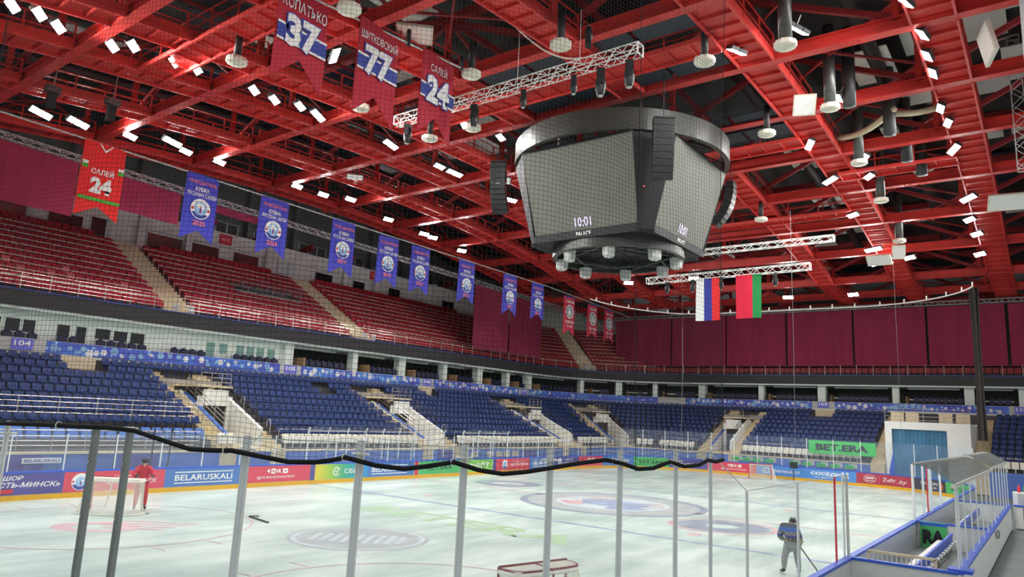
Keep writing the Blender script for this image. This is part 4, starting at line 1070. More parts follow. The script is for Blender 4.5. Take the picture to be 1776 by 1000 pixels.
for (x, y), l in zip(DISK, LDISK):
    z = zr(x)-1.2
    o = thing('air_nozzle', 'round white air diffuser '+l, 'air diffuser', (x,y,z))
    MB().lathe([(.38,0),(.42,.04),(.42,.2),(.36,.24)],20).build('diffuser','offwhite',o,True)
    ri = MB()
    for k in range(10): ri.box((.415*math.cos(k*PI/5),.415*math.sin(k*PI/5),.12),(.03,.03,.2))
    stuff(ri.build('rim_clip','white',o))
    big = y < -9; MB().lathe([(.26,.24),(.26,4.2)] if big else [(.15,.24),(.15,1.6)],14).build('pipe','duct' if big else 'duct_dark',o,True)
for x, y, z0, l in ((1.2,-11.6,17.8,'tall dark ventilation pipe near the tilted white panel'),(5.6,-12.6,18.0,'dark ventilation pipe behind the beige roll'),(9.6,-12.8,17.9,'dark ventilation pipe right of centre, lower'),(12.0,-13.2,17.6,'dark ventilation pipe next to the right catwalk')):
    tag(MB().tube([(x,y,zr(x)+3.4),(x,y,zr(x)-.6)],.3,12).build('ventilation_pipe','duct_dark',None,True), l, 'pipe')
# tilted pale panels (antennas), rolls
def panel_box(label, pos, n, w, h, dpt=.14, mt='offwhite', nm='pale_panel'):
    o = thing(nm, label, 'panel'); o.matrix_local = frame(pos, n)
    mb = MB().box((0,0,0),(w,h,dpt)); mb.build('panel_body', mt, o); MB().box((0,0,dpt/2+.01),(w*.9,h*.9,.01)).build('panel_face','white',o); MB().bar((0,0,-dpt/2),(0,0,-.6),.05).build('bracket','chrome',o)
    return o
panel_box('tilted square white panel between the right catwalks', (-.26,-9.93,19.3), (-.7,-.3,-.65), 1.0, 1.0)
panel_box('flat white panel at the top right roof edge', (-2.14,-17.3,19.4), (-.25,.95,-.2), 1.6, 1.3)
panel_box('grey edged panel by the rightmost catwalk', (17.63,-17.0,18.4), (-.6,-.1,-.8), 2.0, 1.2)
panel_box('silver panel, left of two at the far catwalk', (26.1,-8.4,17.3), (-.6,0,-.8), 1.7, 1.0)
panel_box('white panel, right of two at the far catwalk', (25.2,-9.9,17.6), (-.8,-.2,-.5), .9, 1.1)
panel_box('slanted pale panel left of the blue pennants roof', (-4.0,17.6,19.2), (-.5,-.6,-.9), 1.1, .4, .08, 'alu')
panel_box('slanted pale panel beside the left line-array speaker', (1.5,9.6,19.3), (-.6,-.5,-.9), 1.3, .5, .08, 'alu')
panel_box('white hatch panel behind the number 77 banner', (-13.5,2.9,20.4), (-.1,-.1,-1), 1.6, 1.2)
for x, y, x2, y2, dz, l in ((5.4,-12.9,8.0,-9.4,-.45,'sagging cream fabric roll right of the tilted panel'),(6.4,-14.7,6.0,-12.6,-.12,'cream fabric roll beside the right catwalk')):
    pts = [(x+(x2-x)*i/10, y+(y2-y)*i/10, zr(6)+.75+dz*math.sin(PI*i/10)) for i in range(11)]
    tag(MB().tube(pts,.17,8).build('fabric_roll','cream',None,True), l, 'roll')
# ------------------------------------------------------------------ floodlights
fl_body = MB().box((0,0,.03),(.44,.36,.16)).mesh('housing','duct_dark'); fl_lens = MB().box((0,0,-.06),(.4,.32,.02)).mesh('lens','lamp_white'); fl_yoke = MB().bar((0,0,.1),(0,0,.5),.04).bar((-.2,0,.1),(.2,0,.1),.04).mesh('yoke','chrome')
FLP = [(-25.31,13.04,18.98),(-24.39,13.01,19.09),(-23.44,13.74,19.22),(-21.19,14.0,19.49),(-20.61,13.3,19.56),(-18.62,13.52,19.77),(-17.54,13.52,19.87),(-14.32,13.69,20.15),(-12.89,14.0,20.26),(-11.5,13.64,20.35),(-10.02,14.0,20.44),(-4.37,14.0,20.65),(1.85,14.1,20.7),(.29,14.1,20.7),(6.48,14.0,20.59),(8.37,14.0,20.51),
 (-19.63,26.16,19.67),(-17.62,26.32,19.86),(-14.61,26.43,20.13),(-12.46,25.4,20.28),(-10.93,26.58,20.38),(-8.39,26.81,20.52),(-1.86,26.91,20.69),(.6,26.87,20.7),(2.52,25.83,20.69),(7.88,27.1,20.53),(12.4,27.1,20.29),(13.6,27.1,20.22),(17.79,27.1,19.85),
 (-14.48,7.06,20.14),(-4.39,7.86,20.66),(-1.73,7.25,20.7),(-5,-10.86,20.64),(-4.41,-8.17,20.65),(-1.73,-15.08,20.69),(.36,-15.0,20.7),(2.26,-15.0,20.7),(6.37,-14.85,20.6),(8.32,-14.97,20.52),(12.03,-14.87,20.31),(-4.74,-14.88,20.65),(7.99,-8.08,20.54),(2.69,-10.81,20.68),(13.91,-7.8,20.19),(11.14,-10.39,20.37),(14.17,-10.06,20.16),(20.54,-7.79,19.57),(20.0,-14.87,19.63),(23.79,-14.61,19.17),(26.68,-14.81,18.79),(30.74,-14.67,18.16),(27.87,-7.74,18.61),(30.98,-7.59,18.12),(30.25,-9.95,18.23),(37.88,-4.13,16.83),(37.65,1.71,16.88),(30.88,15.65,18.13),(31.04,8.69,18.1)]
FLP += [(x,-15.0,zr(x)+.6) for x in (-28,-24,-20,-16,-12,-8)]+[(x,-27.0,zr(x)+.6) for x in (-26,-20,-14,-8,-2,4,10,16)]+[(-33,y,18.0) for y in (-10,-4,2,8)]  # unseen floodlights added out of frame to brighten the near side
def which(x, y):
    a = 'added unseen near side row' if y < -20 else 'partly added near right roof row' if (y < -13 and x < -6) else 'far side roof edge' if y > 20 else 'long left catwalk' if y > 12 else 'middle left roof' if y > 0 else 'right catwalk' if y < -13 else 'catwalk beside the video cube'
    return a
FLP = [tuple(CAM+(Vector(q)-CAM)*.952) for q in FLP[:58]]+FLP[58:]
FLP.sort()
fcount = {}
for i, (x, y, z) in enumerate(FLP):
    fcount[which(x, y)] = fcount.get(which(x, y), 0)+1
    tgt = V(x*.45, y*.12, 0); d = (tgt-V(x,y,z)).normalized()
    q = d.to_track_quat('-Z', 'Y').to_matrix().to_4x4()
    o = thing('floodlight', 'bright floodlight, %s from the camera along the %s' % (ordn(fcount[which(x, y)]), which(x, y)), 'floodlight', group='floodlights of the '+which(x, y)); o.matrix_local = Matrix.Translation((x,y,z)) @ q
    n = 2 if i % 4 else 3
    for k in range(n):
        mw = Matrix.Translation(((k-(n-1)/2)*.48,0,0))
        h = obj('housing', fl_body, o, mw); obj('lens', fl_lens, h)
    obj('yoke', fl_yoke, o)
    ld = bpy.data.lights.new('floodlight_lamp','SPOT'); ld.energy = LAMP_W*(.5 if (x < -6 and y < -13) or y < -20 or x < -31 else 1); ld.spot_size = 2.75; ld.spot_blend = .45; ld.shadow_soft_size = .35; ld.color = (1,.985,.96)
    lo = bpy.data.objects.new('floodlight_lamp', ld); COL.objects.link(lo); lo.parent = o; lo.matrix_local = Matrix.Translation((0,0,-.12))
# ------------------------------------------------------------------ video cube
vc = thing('video_cube', 'dark four-sided video cube with round light rings hung over centre ice', 'scoreboard')
AT, WT, ZT, AB, WB, ZB = 4.8, 3.25, 17.75, 3.6, 3.05, 13.6
def cv(k, a, w, z):
    c, s = [(1,0),(0,1),(-1,0),(0,-1)][k]; return V(a*c-w*s, a*s+w*c, z)
for k in range(4):
    tl, tr = cv(k,AT,-WT,ZT), cv(k,AT,WT,ZT); bl, br = cv(k,AB,-WB,ZB), cv(k,AB,WB,ZB)
    n = (tr-tl).cross(bl-tl).normalized(); c0 = (tl+tr+bl+br)/4
    if n.dot(V(c0.x,c0.y,0)) < 0: n = -n
    o = MB().prism([tl,tr,br,bl],(0,0,0),-n*.35).build('screen','screen',vc)
    MB().prism([bl+V(0,0,0)+n*.03, br+n*.03, br+V(0,0,-.42)+n*.03, bl+V(0,0,-.42)+n*.03],(0,0,0),-n*.5).build('lower_frame','black',vc)
    MB().prism([tl+n*.02,tr+n*.02,tr+V(0,0,.12)+n*.02,tl+V(0,0,.12)+n*.02],(0,0,0),-n*.4).build('upper_frame','black',vc)
    up = ((tl+tr)/2-(bl+br)/2).normalized(); fr = frame(c0-up*1.75+n*.03, n, up)
    obj('clock_digits', text_mesh('10:01', .48, 'led_digit', .01, .95, 0), o, fr)
    f2 = frame((bl+br)/2+V(0,0,-.2)+n*.05, n, up); obj('lettering', text_mesh('PALACE', .22, 'print_white', .02, .85, 0), vc, f2)
    t2, b2 = cv((k+1) % 4,AT,-WT,ZT), cv((k+1) % 4,AB,-WB,ZB)
    cc = (tr+t2)/2; m_ = V(cc.x,cc.y,0).normalized()
    MB().prism([tr,t2,b2+V(0,0,-.3),br+V(0,0,-.3)],(0,0,0),-m_*.4).build('corner_panel','black',vc)
MB().box((0,0,15.6),(4.6,4.6,3.6)).build('core','black',vc)
MB().box((0,0,13.35),(6.6,6.6,.12)).build('underside_frame','black_gloss',vc)
def ring_band(name, r, z0, z1, mt, th=.25):
    mb = MB(); n = 96; o_ = []
    for k in range(n):
        a = 2*PI*k/n; c, s = math.cos(a), math.sin(a); o_ += [(r*c,r*s,z0),(r*c,r*s,z1),((r-th)*c,(r-th)*s,z1),((r-th)*c,(r-th)*s,z0)]
    f = []
    for k in range(n):
        a, b = 4*k, 4*((k+1) % n)
        for j in range(4): f.append((a+j, b+j, b+(j+1) % 4, a+(j+1) % 4))
    return mb.add(o_, f).build(name, mt, vc)
ring_band('upper_ring', 5.85, 17.85, 18.95, 'led_dark'); ring_band('lower_ring', 3.55, 12.7, 13.4, 'led_dark')
for k in range(16):
    a = 2*PI*k/16; c, s = math.cos(a), math.sin(a)
    MB().bar((c*5.6,s*5.6,18.8),(c*3.4,s*3.4,19.2),.1).build('ring_strut','black_gloss',vc); MB().bar((c*5.6,s*5.6,17.95),(c*4.4,s*4.4,18.6),.06).build('ring_strut','black_gloss',vc)
for k in range(8):
    a = 2*PI*k/8+.2; c, s = math.cos(a), math.sin(a); a2 = a+1.7; MB().bar((c*3.35,s*3.35,12.85),(3.35*math.cos(a2),3.35*math.sin(a2),12.85),.1).build('ring_strut','duct',vc)
    MB().bar((c*3.3,s*3.3,13.3),(0,0,13.3),.12).build('ring_strut','black_gloss',vc)
for k in range(8):
    a = 2*PI*k/8+.35; x, y = 3.1*math.cos(a), 3.1*math.sin(a)
    o = MB().lathe([(.2,-.3),(.32,-.22),(.36,.28),(.3,.32)],6,Matrix.Rotation(a,3,'Z'),(x,y,12.5)).build('speaker_pod','panel_grey',vc)
    MB().bar((x,y,12.8),(x,y,13.2),.05).build('pod_bracket','black',o)
for sx in (-1,1):
    for sy in (-1,1): MB().bar((sx*2.5,sy*2.5,17.5),(sx*2.5,sy*2.5,21),.06).build('hoist_cable','chrome',vc)
MB().box((0,0,18.6),(5,5,.5)).build('top_grid','black_gloss',vc)
MB().box(cv(2,AT-.25,.3,15.0)+V(0,-3.5,0),(.05,.05,.05)).build('status_light','red_dot',vc)
# line-array speakers
def line_array(label, pos, facing, n, w, lean0, lean1, mt='black_gloss'):
    o = thing('line_array', label, 'speaker'); f = Vector(facing).normalized(); r = V(0,0,1).cross(f); p = Vector(pos)
    MB().box(p+V(0,0,.06),(w,.5,.08),Matrix((r,f,V(0,0,1))).transposed()).build('fly_bar','black',o)
    for k in range(n):
        t = lean0+(lean1-lean0)*k/max(1,n-1); rot = Matrix((r,f,V(0,0,1))).transposed() @ Matrix.Rotation(-t,3,'X')
        c = p+V(0,0,-.16)
        b = MB().box(c,(w,.5,.29),rot).build('cabinet','black_gloss',o); MB().box(c+rot @ V(0,.255,0),(w*.9,.01,.24),rot).build('grille',mt,b)
        p = p+(rot @ V(0,0,-.31))
    MB().bar(Vector(pos), Vector(pos)+V(0,0,3),.04).build('cable','black',o); return o
line_array('black line-array speaker on the corner of the video cube', (-4.9,-4.9,17.9), (-.8,-.6,0), 9, .95, .02, .25, 'black')
line_array('curved black line-array speaker left of the video cube', (-.9,7.94,19.4), (-.8,-.35,0), 10, .95, .05, .75, 'black')
line_array('curved grey line-array speaker right of the video cube', (7.9,-3.4,18.85), (.1,-1,0), 9, .85, .0, .85, 'duct')
# ------------------------------------------------------------------ white lighting trusses with moving heads
box_truss('lighting_truss', 'long white lighting truss in front of the video cube', (-11.8,5.4,17.5), (-11.9,-7.25,17.5), .42, .42, 'white', .024)
box_truss('lighting_truss', 'thin white truss right of the video cube, upper of two', (10.7,2.2,15.4), (10.8,-8.6,15.5), .35, .5, 'white', .024)
box_truss('lighting_truss', 'white truss carrying the two flags', (12.5,4.4,14.15), (12.6,-6.75,14.3), .42, .5, 'white', .024)
def moving_head(label, p, k=1.0, tilt=0):
    o = thing('moving_head', label, 'stage light', p); o.rotation_euler = (tilt,0,.5)
    MB().box((0,0,-.1*k),(.42*k,.26*k,.18*k)).build('base','black',o)
    for s in (-1,1): MB().box((s*.2*k,0,-.36*k),(.06*k,.18*k,.42*k)).build('yoke_arm','black',o)
    MB().lathe([(.08*k,-.22*k),(.17*k,-.34*k),(.19*k,-.6*k),(.12*k,-.86*k),(.1*k,-.9*k)],14).build('head','black_gloss',o,True)
    MB().lathe([(.095*k,-.905*k),(.095*k,-.92*k)],12).build('head_lens','silver',o)
for (y, k, dz), l in zip([(4.6,1.0,-.25),(.6,1.05,-.25),(-2.0,.8,-.2),(-4.4,.8,-.2),(-5.6,1.15,-.25),(-6.8,1.1,-.25)],['at the left end of the long truss','below the long truss by the crimson banner','small, on the middle of the long truss','small, left of the two big ones on the long truss','second from the right end of the long truss','at the right end of the long truss']):
    moving_head('black moving-head light '+l, (-11.85,y,17.3+dz+.1), k)
moving_head('black moving-head light standing on top of the long truss', (-11.85,-5.0,18.3), .9, PI)
for y, l in ((2.9,'left of the striped flag'),(-1.0,'in front of the striped flag'),(-4.6,'right of the red and green flag'),(1.0,'far left on the flag truss')): moving_head('black moving-head light on the flag truss, '+l, (12.55,y,14.0), .9)
# cables sagging to the truss and lift ropes
def cable(label, pts, r=.02, mt='white_cord'): tag(MB().tube(pts, r, 5).build('cable', mt), label, 'cable')
cable('white cable sagging from the roof to the lighting truss', [(-12.5+.05*i,-1.5-.33*i,20.2-2.4*math.sin(i/10*PI/2)) for i in range(11)], .035)
for x, y, z0, z1, l in ((-11.8,-1.6,17.6,20,'left'),(-11.8,-4.6,17.7,20,'right'),(-11.8,3.5,17.6,20,'far left')): cable('thin lift wire of the lighting truss, '+l, [(x,y,z0),(x,y,z1)], .012)
for x, y, z0, z1, l in ((9.0,-6.6,2.6,17,'pale rope hanging right of the flags'),(24.5,-9.6,2.9,17.5,'thin pale rope hanging before the end curtains'),(3.0,-2.4,3.0,13,'grey rope hanging under the video cube')): cable(l, [(x,y,z0),(x+.15,y,z0*.6+z1*.4),(x,y,z1)], .011, 'alu')
# lamp arms at the top left
for x, y, z, l in ((-22.0,17.5,17.9,'left'),(-19.8,16.5,17.9,'right')):
    o = thing('hanging_bracket', 'silver rod with grey box hanging at the upper left, '+l, 'bracket'); MB().tube([(x,y,z),(x+.1,y,z+2.6)],.03,6).build('rod','chrome',o); MB().box((x,y,z),(.6,.4,.3)).build('box','duct',o); MB().box((x,y,z-.5),(.34,.3,.8)).build('lower_box','black',o)
# ------------------------------------------------------------------ pennants
def pennant(label, x0, x1, y, zt, zb, mt, name='pennant', notch=.62, face=-1):
    o = thing(name, label, 'banner', ((x0+x1)/2, y, zt)); w = (x1-x0); h = zt-zb
    def fy(x, z): return .03*math.sin(x*2.2+zt)+.02*math.sin(z*1.4+x)
    mb = MB(); rows = 8; top = []
    pts = []
    for j in range(rows+1):
        for i in range(9):
            u = i/8; x = (u-.5)*w*(1+.02*j/rows); zb_ = -h if True else 0
            drop = h-notch*(1-abs(2*u-1)); z = -drop*j/rows; pts.append((x, fy(x,z), z))
    fs = [(j*9+i, j*9+i+1, (j+1)*9+i+1, (j+1)*9+i) for j in range(rows) for i in range(8)]
    mb.add(pts, fs); mb.add([(x,yy+.025,z) for x,yy,z in pts], [f[::-1] for f in fs])
    mb.build('cloth', mt, o, True)
    return o, w, h
def pen_text(o, txt, hgt, wid, z, mt, bold=.02, shear=0, x=0, dy=-.075):
    me = text_mesh(txt, hgt, mt, bold, wid, 0, shear); return obj('lettering', me, o, Matrix(((1,0,0,x),(0,0,-1,dy),(0,1,0,z),(0,0,0,1))))
def pen_poly(o, pts, z, mt, name='print', x=0, dy=-.07): return MB().add([(x+a, dy, z+b) for a, b in pts], [tuple(range(len(pts)))]).build(name, mt, o)
cb = thing('banner_cable', 'silver tube carrying the row of pennants', 'tube'); MB().tube([(-30,20.05,17.05),(23,20.05,16.62),(40,20.05,15.95)],.045,6).build('tube','silver',cb)
o, w, h = pennant('red pennant with number 24 and green stripe, leftmost of the row', -19.42, -17.36, 20, 16.96, 13.0, 'banner_red')
pen_text(o,'САЛЕЙ',.36,1.1,-1.5,'print_white',.03); pen_text(o,'24',.85,1.05,-2.25,'print_white',.06); pen_poly(o,rect(-1.02,-.08,1.02,.08),-3.0,'print_green')
for s in (-1,1): pen_poly(o,rect(-.14,0,.14,.16),-1.25,'print_white',x=s*.88); pen_poly(o,rect(-.14,-.18,.14,0),-1.27,'print_green',x=s*.88)
pen_poly(o,[(-.36,0),(-.28,0),(0,-.3),(.28,0),(.36,0),(.0,-.42)],-.05,'print_white')
for (a, b, zt, zb), yr, l in zip([(-13.96,-12.0,16.94,13.05),(-9.15,-7.11,16.86,13.2),(-3.56,-1.57,16.8,13.0),(.68,2.66,16.67,12.97),(4.07,6.06,16.63,12.94),(9.58,11.6,16.63,13.1),(15.63,17.62,16.57,12.94),(20.0,22.0,16.57,13.1)],['2025','2024','2019','2015','2013','2012','2011','2010'],['first','second','third','fourth','fifth','sixth','seventh','eighth']):
    o, w, h = pennant('%s blue pennant from the left, with round crest and year %s' % (l, yr), a, b, 20, zt, zb, 'banner_blue')
    pen_text(o,'ПОБЕДИТЕЛЬ',.24,1.7,-.5,'print_pink',.02); pen_text(o,'КУБКА',.25,.85,-.88,'print_white',.03); pen_text(o,'РУСЛАНА САЛЕЯ',.24,1.75,-1.2,'print_white',.02)
    pen_poly(o,circ(.6,24),-2.02,'print_white','crest'); pen_poly(o,circ(.55,16,0,0,PI*1.12,PI*1.88),-2.02,'print_blue','crest',dy=-.074); pen_poly(o,circ(.4,20),-1.98,'print_lightblue','crest',dy=-.078); pen_poly(o,[(-.3,.1),(-.12,.3),(.1,.26),(.28,.08),(.1,-.05),(-.14,-.02)],-1.98,'print_white','crest',dy=-.08)
    for s in (-1,1): pen_poly(o,rect(-.07,-.07,.07,.09),-2.05,'print_red','crest',x=s*.48,dy=-.078)
    pen_poly(o,[(-.05,-.24),(.04,-.24),(.06,.02),(0,.14),(-.06,.02)],-2.0,'print_blue','crest',dy=-.084); pen_poly(o,[(-.02,-.26),(.05,-.26),(.03,.12)],-2.0,'print_red','crest',dy=-.088)
    pen_text(o,yr,.3,.75,-2.85,'print_pink',.03)
for (a, b, zt, zb), l in zip([(25.63,27.6,16.26,12.3),(30.24,32.16,16.16,12.5),(33.78,35.72,16.06,12.45)],['left of three','middle of three','right of three']):
    o, w, h = pennant('rose red pennant with grey round portrait medallion, '+l, a, b, 20, zt, zb, 'banner_pink')
    pen_poly(o,rect(-.98,-.14,.98,0),0,'print_blue'); pen_text(o,'ЧЕМПИОН',.26,1.5,-.55,'print_white',.03); pen_poly(o,circ(.72,22),-1.55,'print_white','medallion'); pen_poly(o,circ(.6,22),-1.55,'paint_slate','medallion',dy=-.075); pen_poly(o,[(-.3,-.4),(.35,-.4),(.25,.1),(.05,.4),(-.2,.2)],-1.55,'print_white','medallion',dy=-.08)
    pen_text(o,'БЕЛАРУСИ',.28,1.5,-2.6,'print_white',.03); pen_text(o,'2 - 001',.2,1.0,-3.0,'print_white',.04)
cn = thing('banner_cable', 'silver tube carrying the three crimson number banners', 'tube'); MB().tube([(-24,1.75,18.0),(-11.3,1.75,19.35)],.04,6).build('tube','silver',cn)
for x in (-18.2,-14.9,-11.6): MB().box((x,1.75,19.2+.1*(x+15)),(.12,.12,.7)).build('hanger','black',cn)
for (a, b, zt, zb), nm, num in zip([(-20.98,-18.9,18.42,14.95),(-17.5,-15.45,18.88,15.0),(-14.1,-12.1,19.14,15.4)],['КОПАТЬКО','ШИТКОВСКИЙ','САЛЕЙ'],['37','77','24']):
    o, w, h = pennant('crimson swallowtail banner with white number %s, %s' % (num, {'37':'leftmost of three','77':'middle of three','24':'rightmost of three'}[num]), a, b, 1.7, zt, zb, 'banner_crimson', 'number_banner', .95)
    pen_text(o,nm,.42,1.85 if len(nm)>6 else 1.0,-.62,'print_white',.012)
    pen_poly(o,rect(-1.02,-.26,1.02,.26),-1.78,'print_blue'); 
    for s in (-1,1): pen_poly(o,rect(-1.02,-.045,1.02,.045),-1.78+s*.29,'print_white',dy=-.075)
    pen_text(o,num,1.28,1.5,-1.62,'print_blue',.1,dy=-.085); pen_text(o,num,1.2,1.38,-1.62,'print_white',.045,dy=-.095)
# ------------------------------------------------------------------ flags
def flag(label, y0, y1, zt, zb, cols, x=12.45):
    o = thing('hanging_flag', label, 'flag'); f0 = 0
    for mt, f in cols:
        ya, yb = y0+(y1-y0)*f0, y0+(y1-y0)*(f0+f); f0 += f
        def fn(u, v): yy = ya+(yb-ya)*u; return (x+.05*math.sin(yy*3+v*2), yy, zt+(zb-zt)*v)
        MB().grid(fn, 4, 5).grid(lambda u, v: (fn(1-u, v)[0]+.02,)+tuple(fn(1-u, v)[1:]), 4, 5).build('stripe', mt, o, True)
    return o
flag('white, blue and red striped flag hanging from the white truss', .72, -.98, 14.05, 11.1, [('flag_white',1/3),('flag_blue',1/3),('flag_red',1/3)])
flag('red and green flag hanging from the white truss', -2.05, -3.72, 14.1, 11.15, [('flag_crimson',2/3),('flag_green',1/3)])
# ------------------------------------------------------------------ players' bench on the near side
pb = thing('players_bench', 'white walled players bench enclosure with blue caps on the near side', 'bench enclosure')
BXA, BXM, BXE, YB = -13.3, -2.7, 9.5, -16.4
MB().box(((BXA+BXE)/2,(-14.1+YB)/2,.1),(BXE-BXA,abs(YB+14.1),.2)).build('bench_floor','floor_rubber',pb)
for x, l in ((BXA,None),(BXM,None),(BXE,None)):
    MB().box((x,(-14.1+YB)/2,.55),(.1,abs(YB+14.1),1.0)).build('end_wall','board_white',pb); MB().box((x,(-14.1+YB)/2,1.07),(.16,abs(YB+14.1),.06)).build('end_cap','cap_blue',pb)
x = BXA
while x < BXE-.1:
    x2 = min(x+2.9, BXE); MB().box(((x+x2)/2,YB,.52),(x2-x-.03,.1,1.04)).build('back_wall','white',pb); MB().box(((x+x2)/2,YB,1.07),(x2-x-.03,.2,.06)).build('back_cap','cap_blue',pb)
    x = x2
MB().box((-13.0,YB-.02,1.1),(.5,.5,.08)).build('post_pad','cap_blue',pb)
o = MB().box((-1.6,YB-.09,.8),(.3,.05,.25)).build('door_latch','chrome',pb); MB().tube([(-1.4,YB-.12,.65),(-1.4,YB-.16,.8),(-1.4,YB-.12,.95)],.015,5).build('latch_bar','ink',o)
q = MB().box((BXM-.07,-14.65,.64),(.03,.85,.92)).build('green_sign','ad_green',pb,label='green sign with black letters')
obj('lettering', text_mesh('RA', .5, 'ink', .06, .72, 0), q, frame((BXM-.09,-14.65,.58),(-1,0,0)))
MB().box((BXM-.07,-14.65,1.02),(.04,.85,.1)).build('sign_cap','cap_blue',pb)
# cream rail on the end wall
rl = thing('gate_rail', 'cream slatted rail on the near end wall of the bench', 'railing')
MB().bar((-13.3,-14.5,1.3),(-13.3,-15.95,1.3),.06).build('top_bar','cream',rl)
for y in (-14.5,-15.95): MB().bar((-13.3,y,.6),(-13.3,y,1.3),.06).build('end_post','cream',rl)
for i in range(13): MB().bar((-13.3,-14.6-.105*i,1.12),(-13.3,-14.6-.105*i,1.28),.02).build('slat','offwhite',rl)
# the bench seat
bs = thing('team_bench', 'long white bench with blue backs inside the enclosure', 'bench')
MB().box((-7.4,-14.98,.52),(8.6,.36,.06)).build('seat_board','white',bs); MB().box((-7.4,-14.82,.36),(8.6,.04,.3)).build('front_board','white',bs)
for i in range(13):
    x = -11.4+.64*i; MB().box((x,-15.27,.72),(.56,.06,.34),Matrix.Rotation(.15,3,'X')).build('back_pad','cap_blue',bs); MB().lathe([(.05,0),(.07,.05),(.05,.1)],8,Matrix.Rotation(PI/2,3,'X'),(x,-15.34,.6)).build('knob','white',bs)
for x in (-11.3,-9,-6.7,-4.4,-3.3): MB().box((x,-15.05,.34),(.06,.4,.3)).build('foot','chrome',bs)
bs2 = thing('team_bench', 'white bench in the further enclosure', 'bench'); MB().box((3,-14.98,.52),(10,.36,.06)).build('seat_board','white',bs2); MB().box((3,-15.25,.75),(10,.06,.34)).build('back_board','cap_blue',bs2)
# glass and canopy of the shelter
sg = thing('bench_shelter', 'clear glass wall with ribbed grey canopy behind the bench', 'shelter')
xs = [-13.1,-12.6,-11.2,-9.4,-7.6,-5.8,-4.0,-2.2,-.4,1.4,3.2,5.0,6.8,8.7]
for i, x in enumerate(xs):
    MB().box((x,YB,2.07),(.022,.04,1.94)).build('post','post_grey',sg)
    if i < len(xs)-1: MB().add([(x,YB,1.1),(xs[i+1],YB,1.1),(xs[i+1],YB,3.02),(x,YB,3.02)],[(0,1,2,3)]).build('glass_pane','glass',sg)
def canopy(x0, x1, dz):
    def fn(u, v): return (x0+(x1-x0)*u, -16.42+.86*v, 3.06+dz+.42*math.sin(v*PI/2*.92))
    MB().grid(fn,8,6).build('canopy_sheet','polycarb',sg,True)
    n = int((x1-x0)/.45)
    for i in range(n+1):
        u = i/n; MB().tube([V(*fn(u,v/5))+V(0,0,.012) for v in range(6)],.012,4).build('canopy_rib','alu',sg)
    for v in (0,1): MB().tube([fn(0,v),fn(1,v)],.03,5).build('canopy_edge','silver',sg)
    for i in range(0,n+1,2): MB().box(V(*fn(i/n,0))+V(0,.03,-.04),(.09,.09,.1)).build('canopy_clip','offwhite',sg)
canopy(-13.2,-1.3,0); canopy(-1.0,8.8,.05)
fs = thing('bench_front_glass', 'glass front with white posts beside the bench door', 'glass screen')
for x, w, mt in ((-2.7,.12,'white'),(-.2,.05,'post_grey'),(1.6,.06,'post_grey'),(2.0,.05,'post_grey'),(5.0,.06,'post_grey')): MB().box((x,-14.05,2.1),(w,.08,2.0)).build('post',mt,fs)
MB().box((.9,-14.05,2.0),(.03,.05,1.8)).build('red_edge','print_red',fs)
for a, b in ((-2.7,-.2),(-.2,1.6),(1.6,5.0)): MB().add([(a,-14.05,1.1),(b,-14.05,1.1),(b,-14.05,3.05),(a,-14.05,3.05)],[(0,1,2,3)]).build('glass_pane','glass',fs)
for z in (.35,.7,.95): MB().box((-2.85,-14.2,z),(.08,.06,.14)).build('door_hinge','chrome',fs)
# cabinet and bottles in the passage
cab = thing('white_cabinet', 'white cabinet with side trolley at the right edge, by the bench end', 'cabinet'); MB().box((10.6,-16.9,1.0),(.9,.75,1.3)).build('body','white',cab); MB().box((10.14,-16.9,1.0),(.02,.35,1.2)).build('door','panel_grey',cab)
for sx in (-.3,.3):
    for sy in (-.25,.25): MB().box((10.6+sx,-16.9+sy,.18),(.06,.06,.36)).build('leg','chrome',cab)
for y, m_, l in ((-16.78,'print_red','red bottle on the white cabinet'),(-17.02,'print_green','green bottle on the white cabinet')): tag(MB().lathe([(.06,0),(.07,.02),(.07,.22),(.03,.3),(.03,.36)],10,None,(10.5,y,1.65)).build('drink_bottle',m_,None,True), l, 'bottle')
cb2 = thing('white_stand', 'small white stand on the passage floor by the bench corner', 'stand'); MB().box((9.9,-16.75,.5),(.3,.3,1.0)).build('body','white',cb2); MB().box((9.9,-16.75,1.05),(.4,.4,.06)).build('top','cap_blue',cb2)
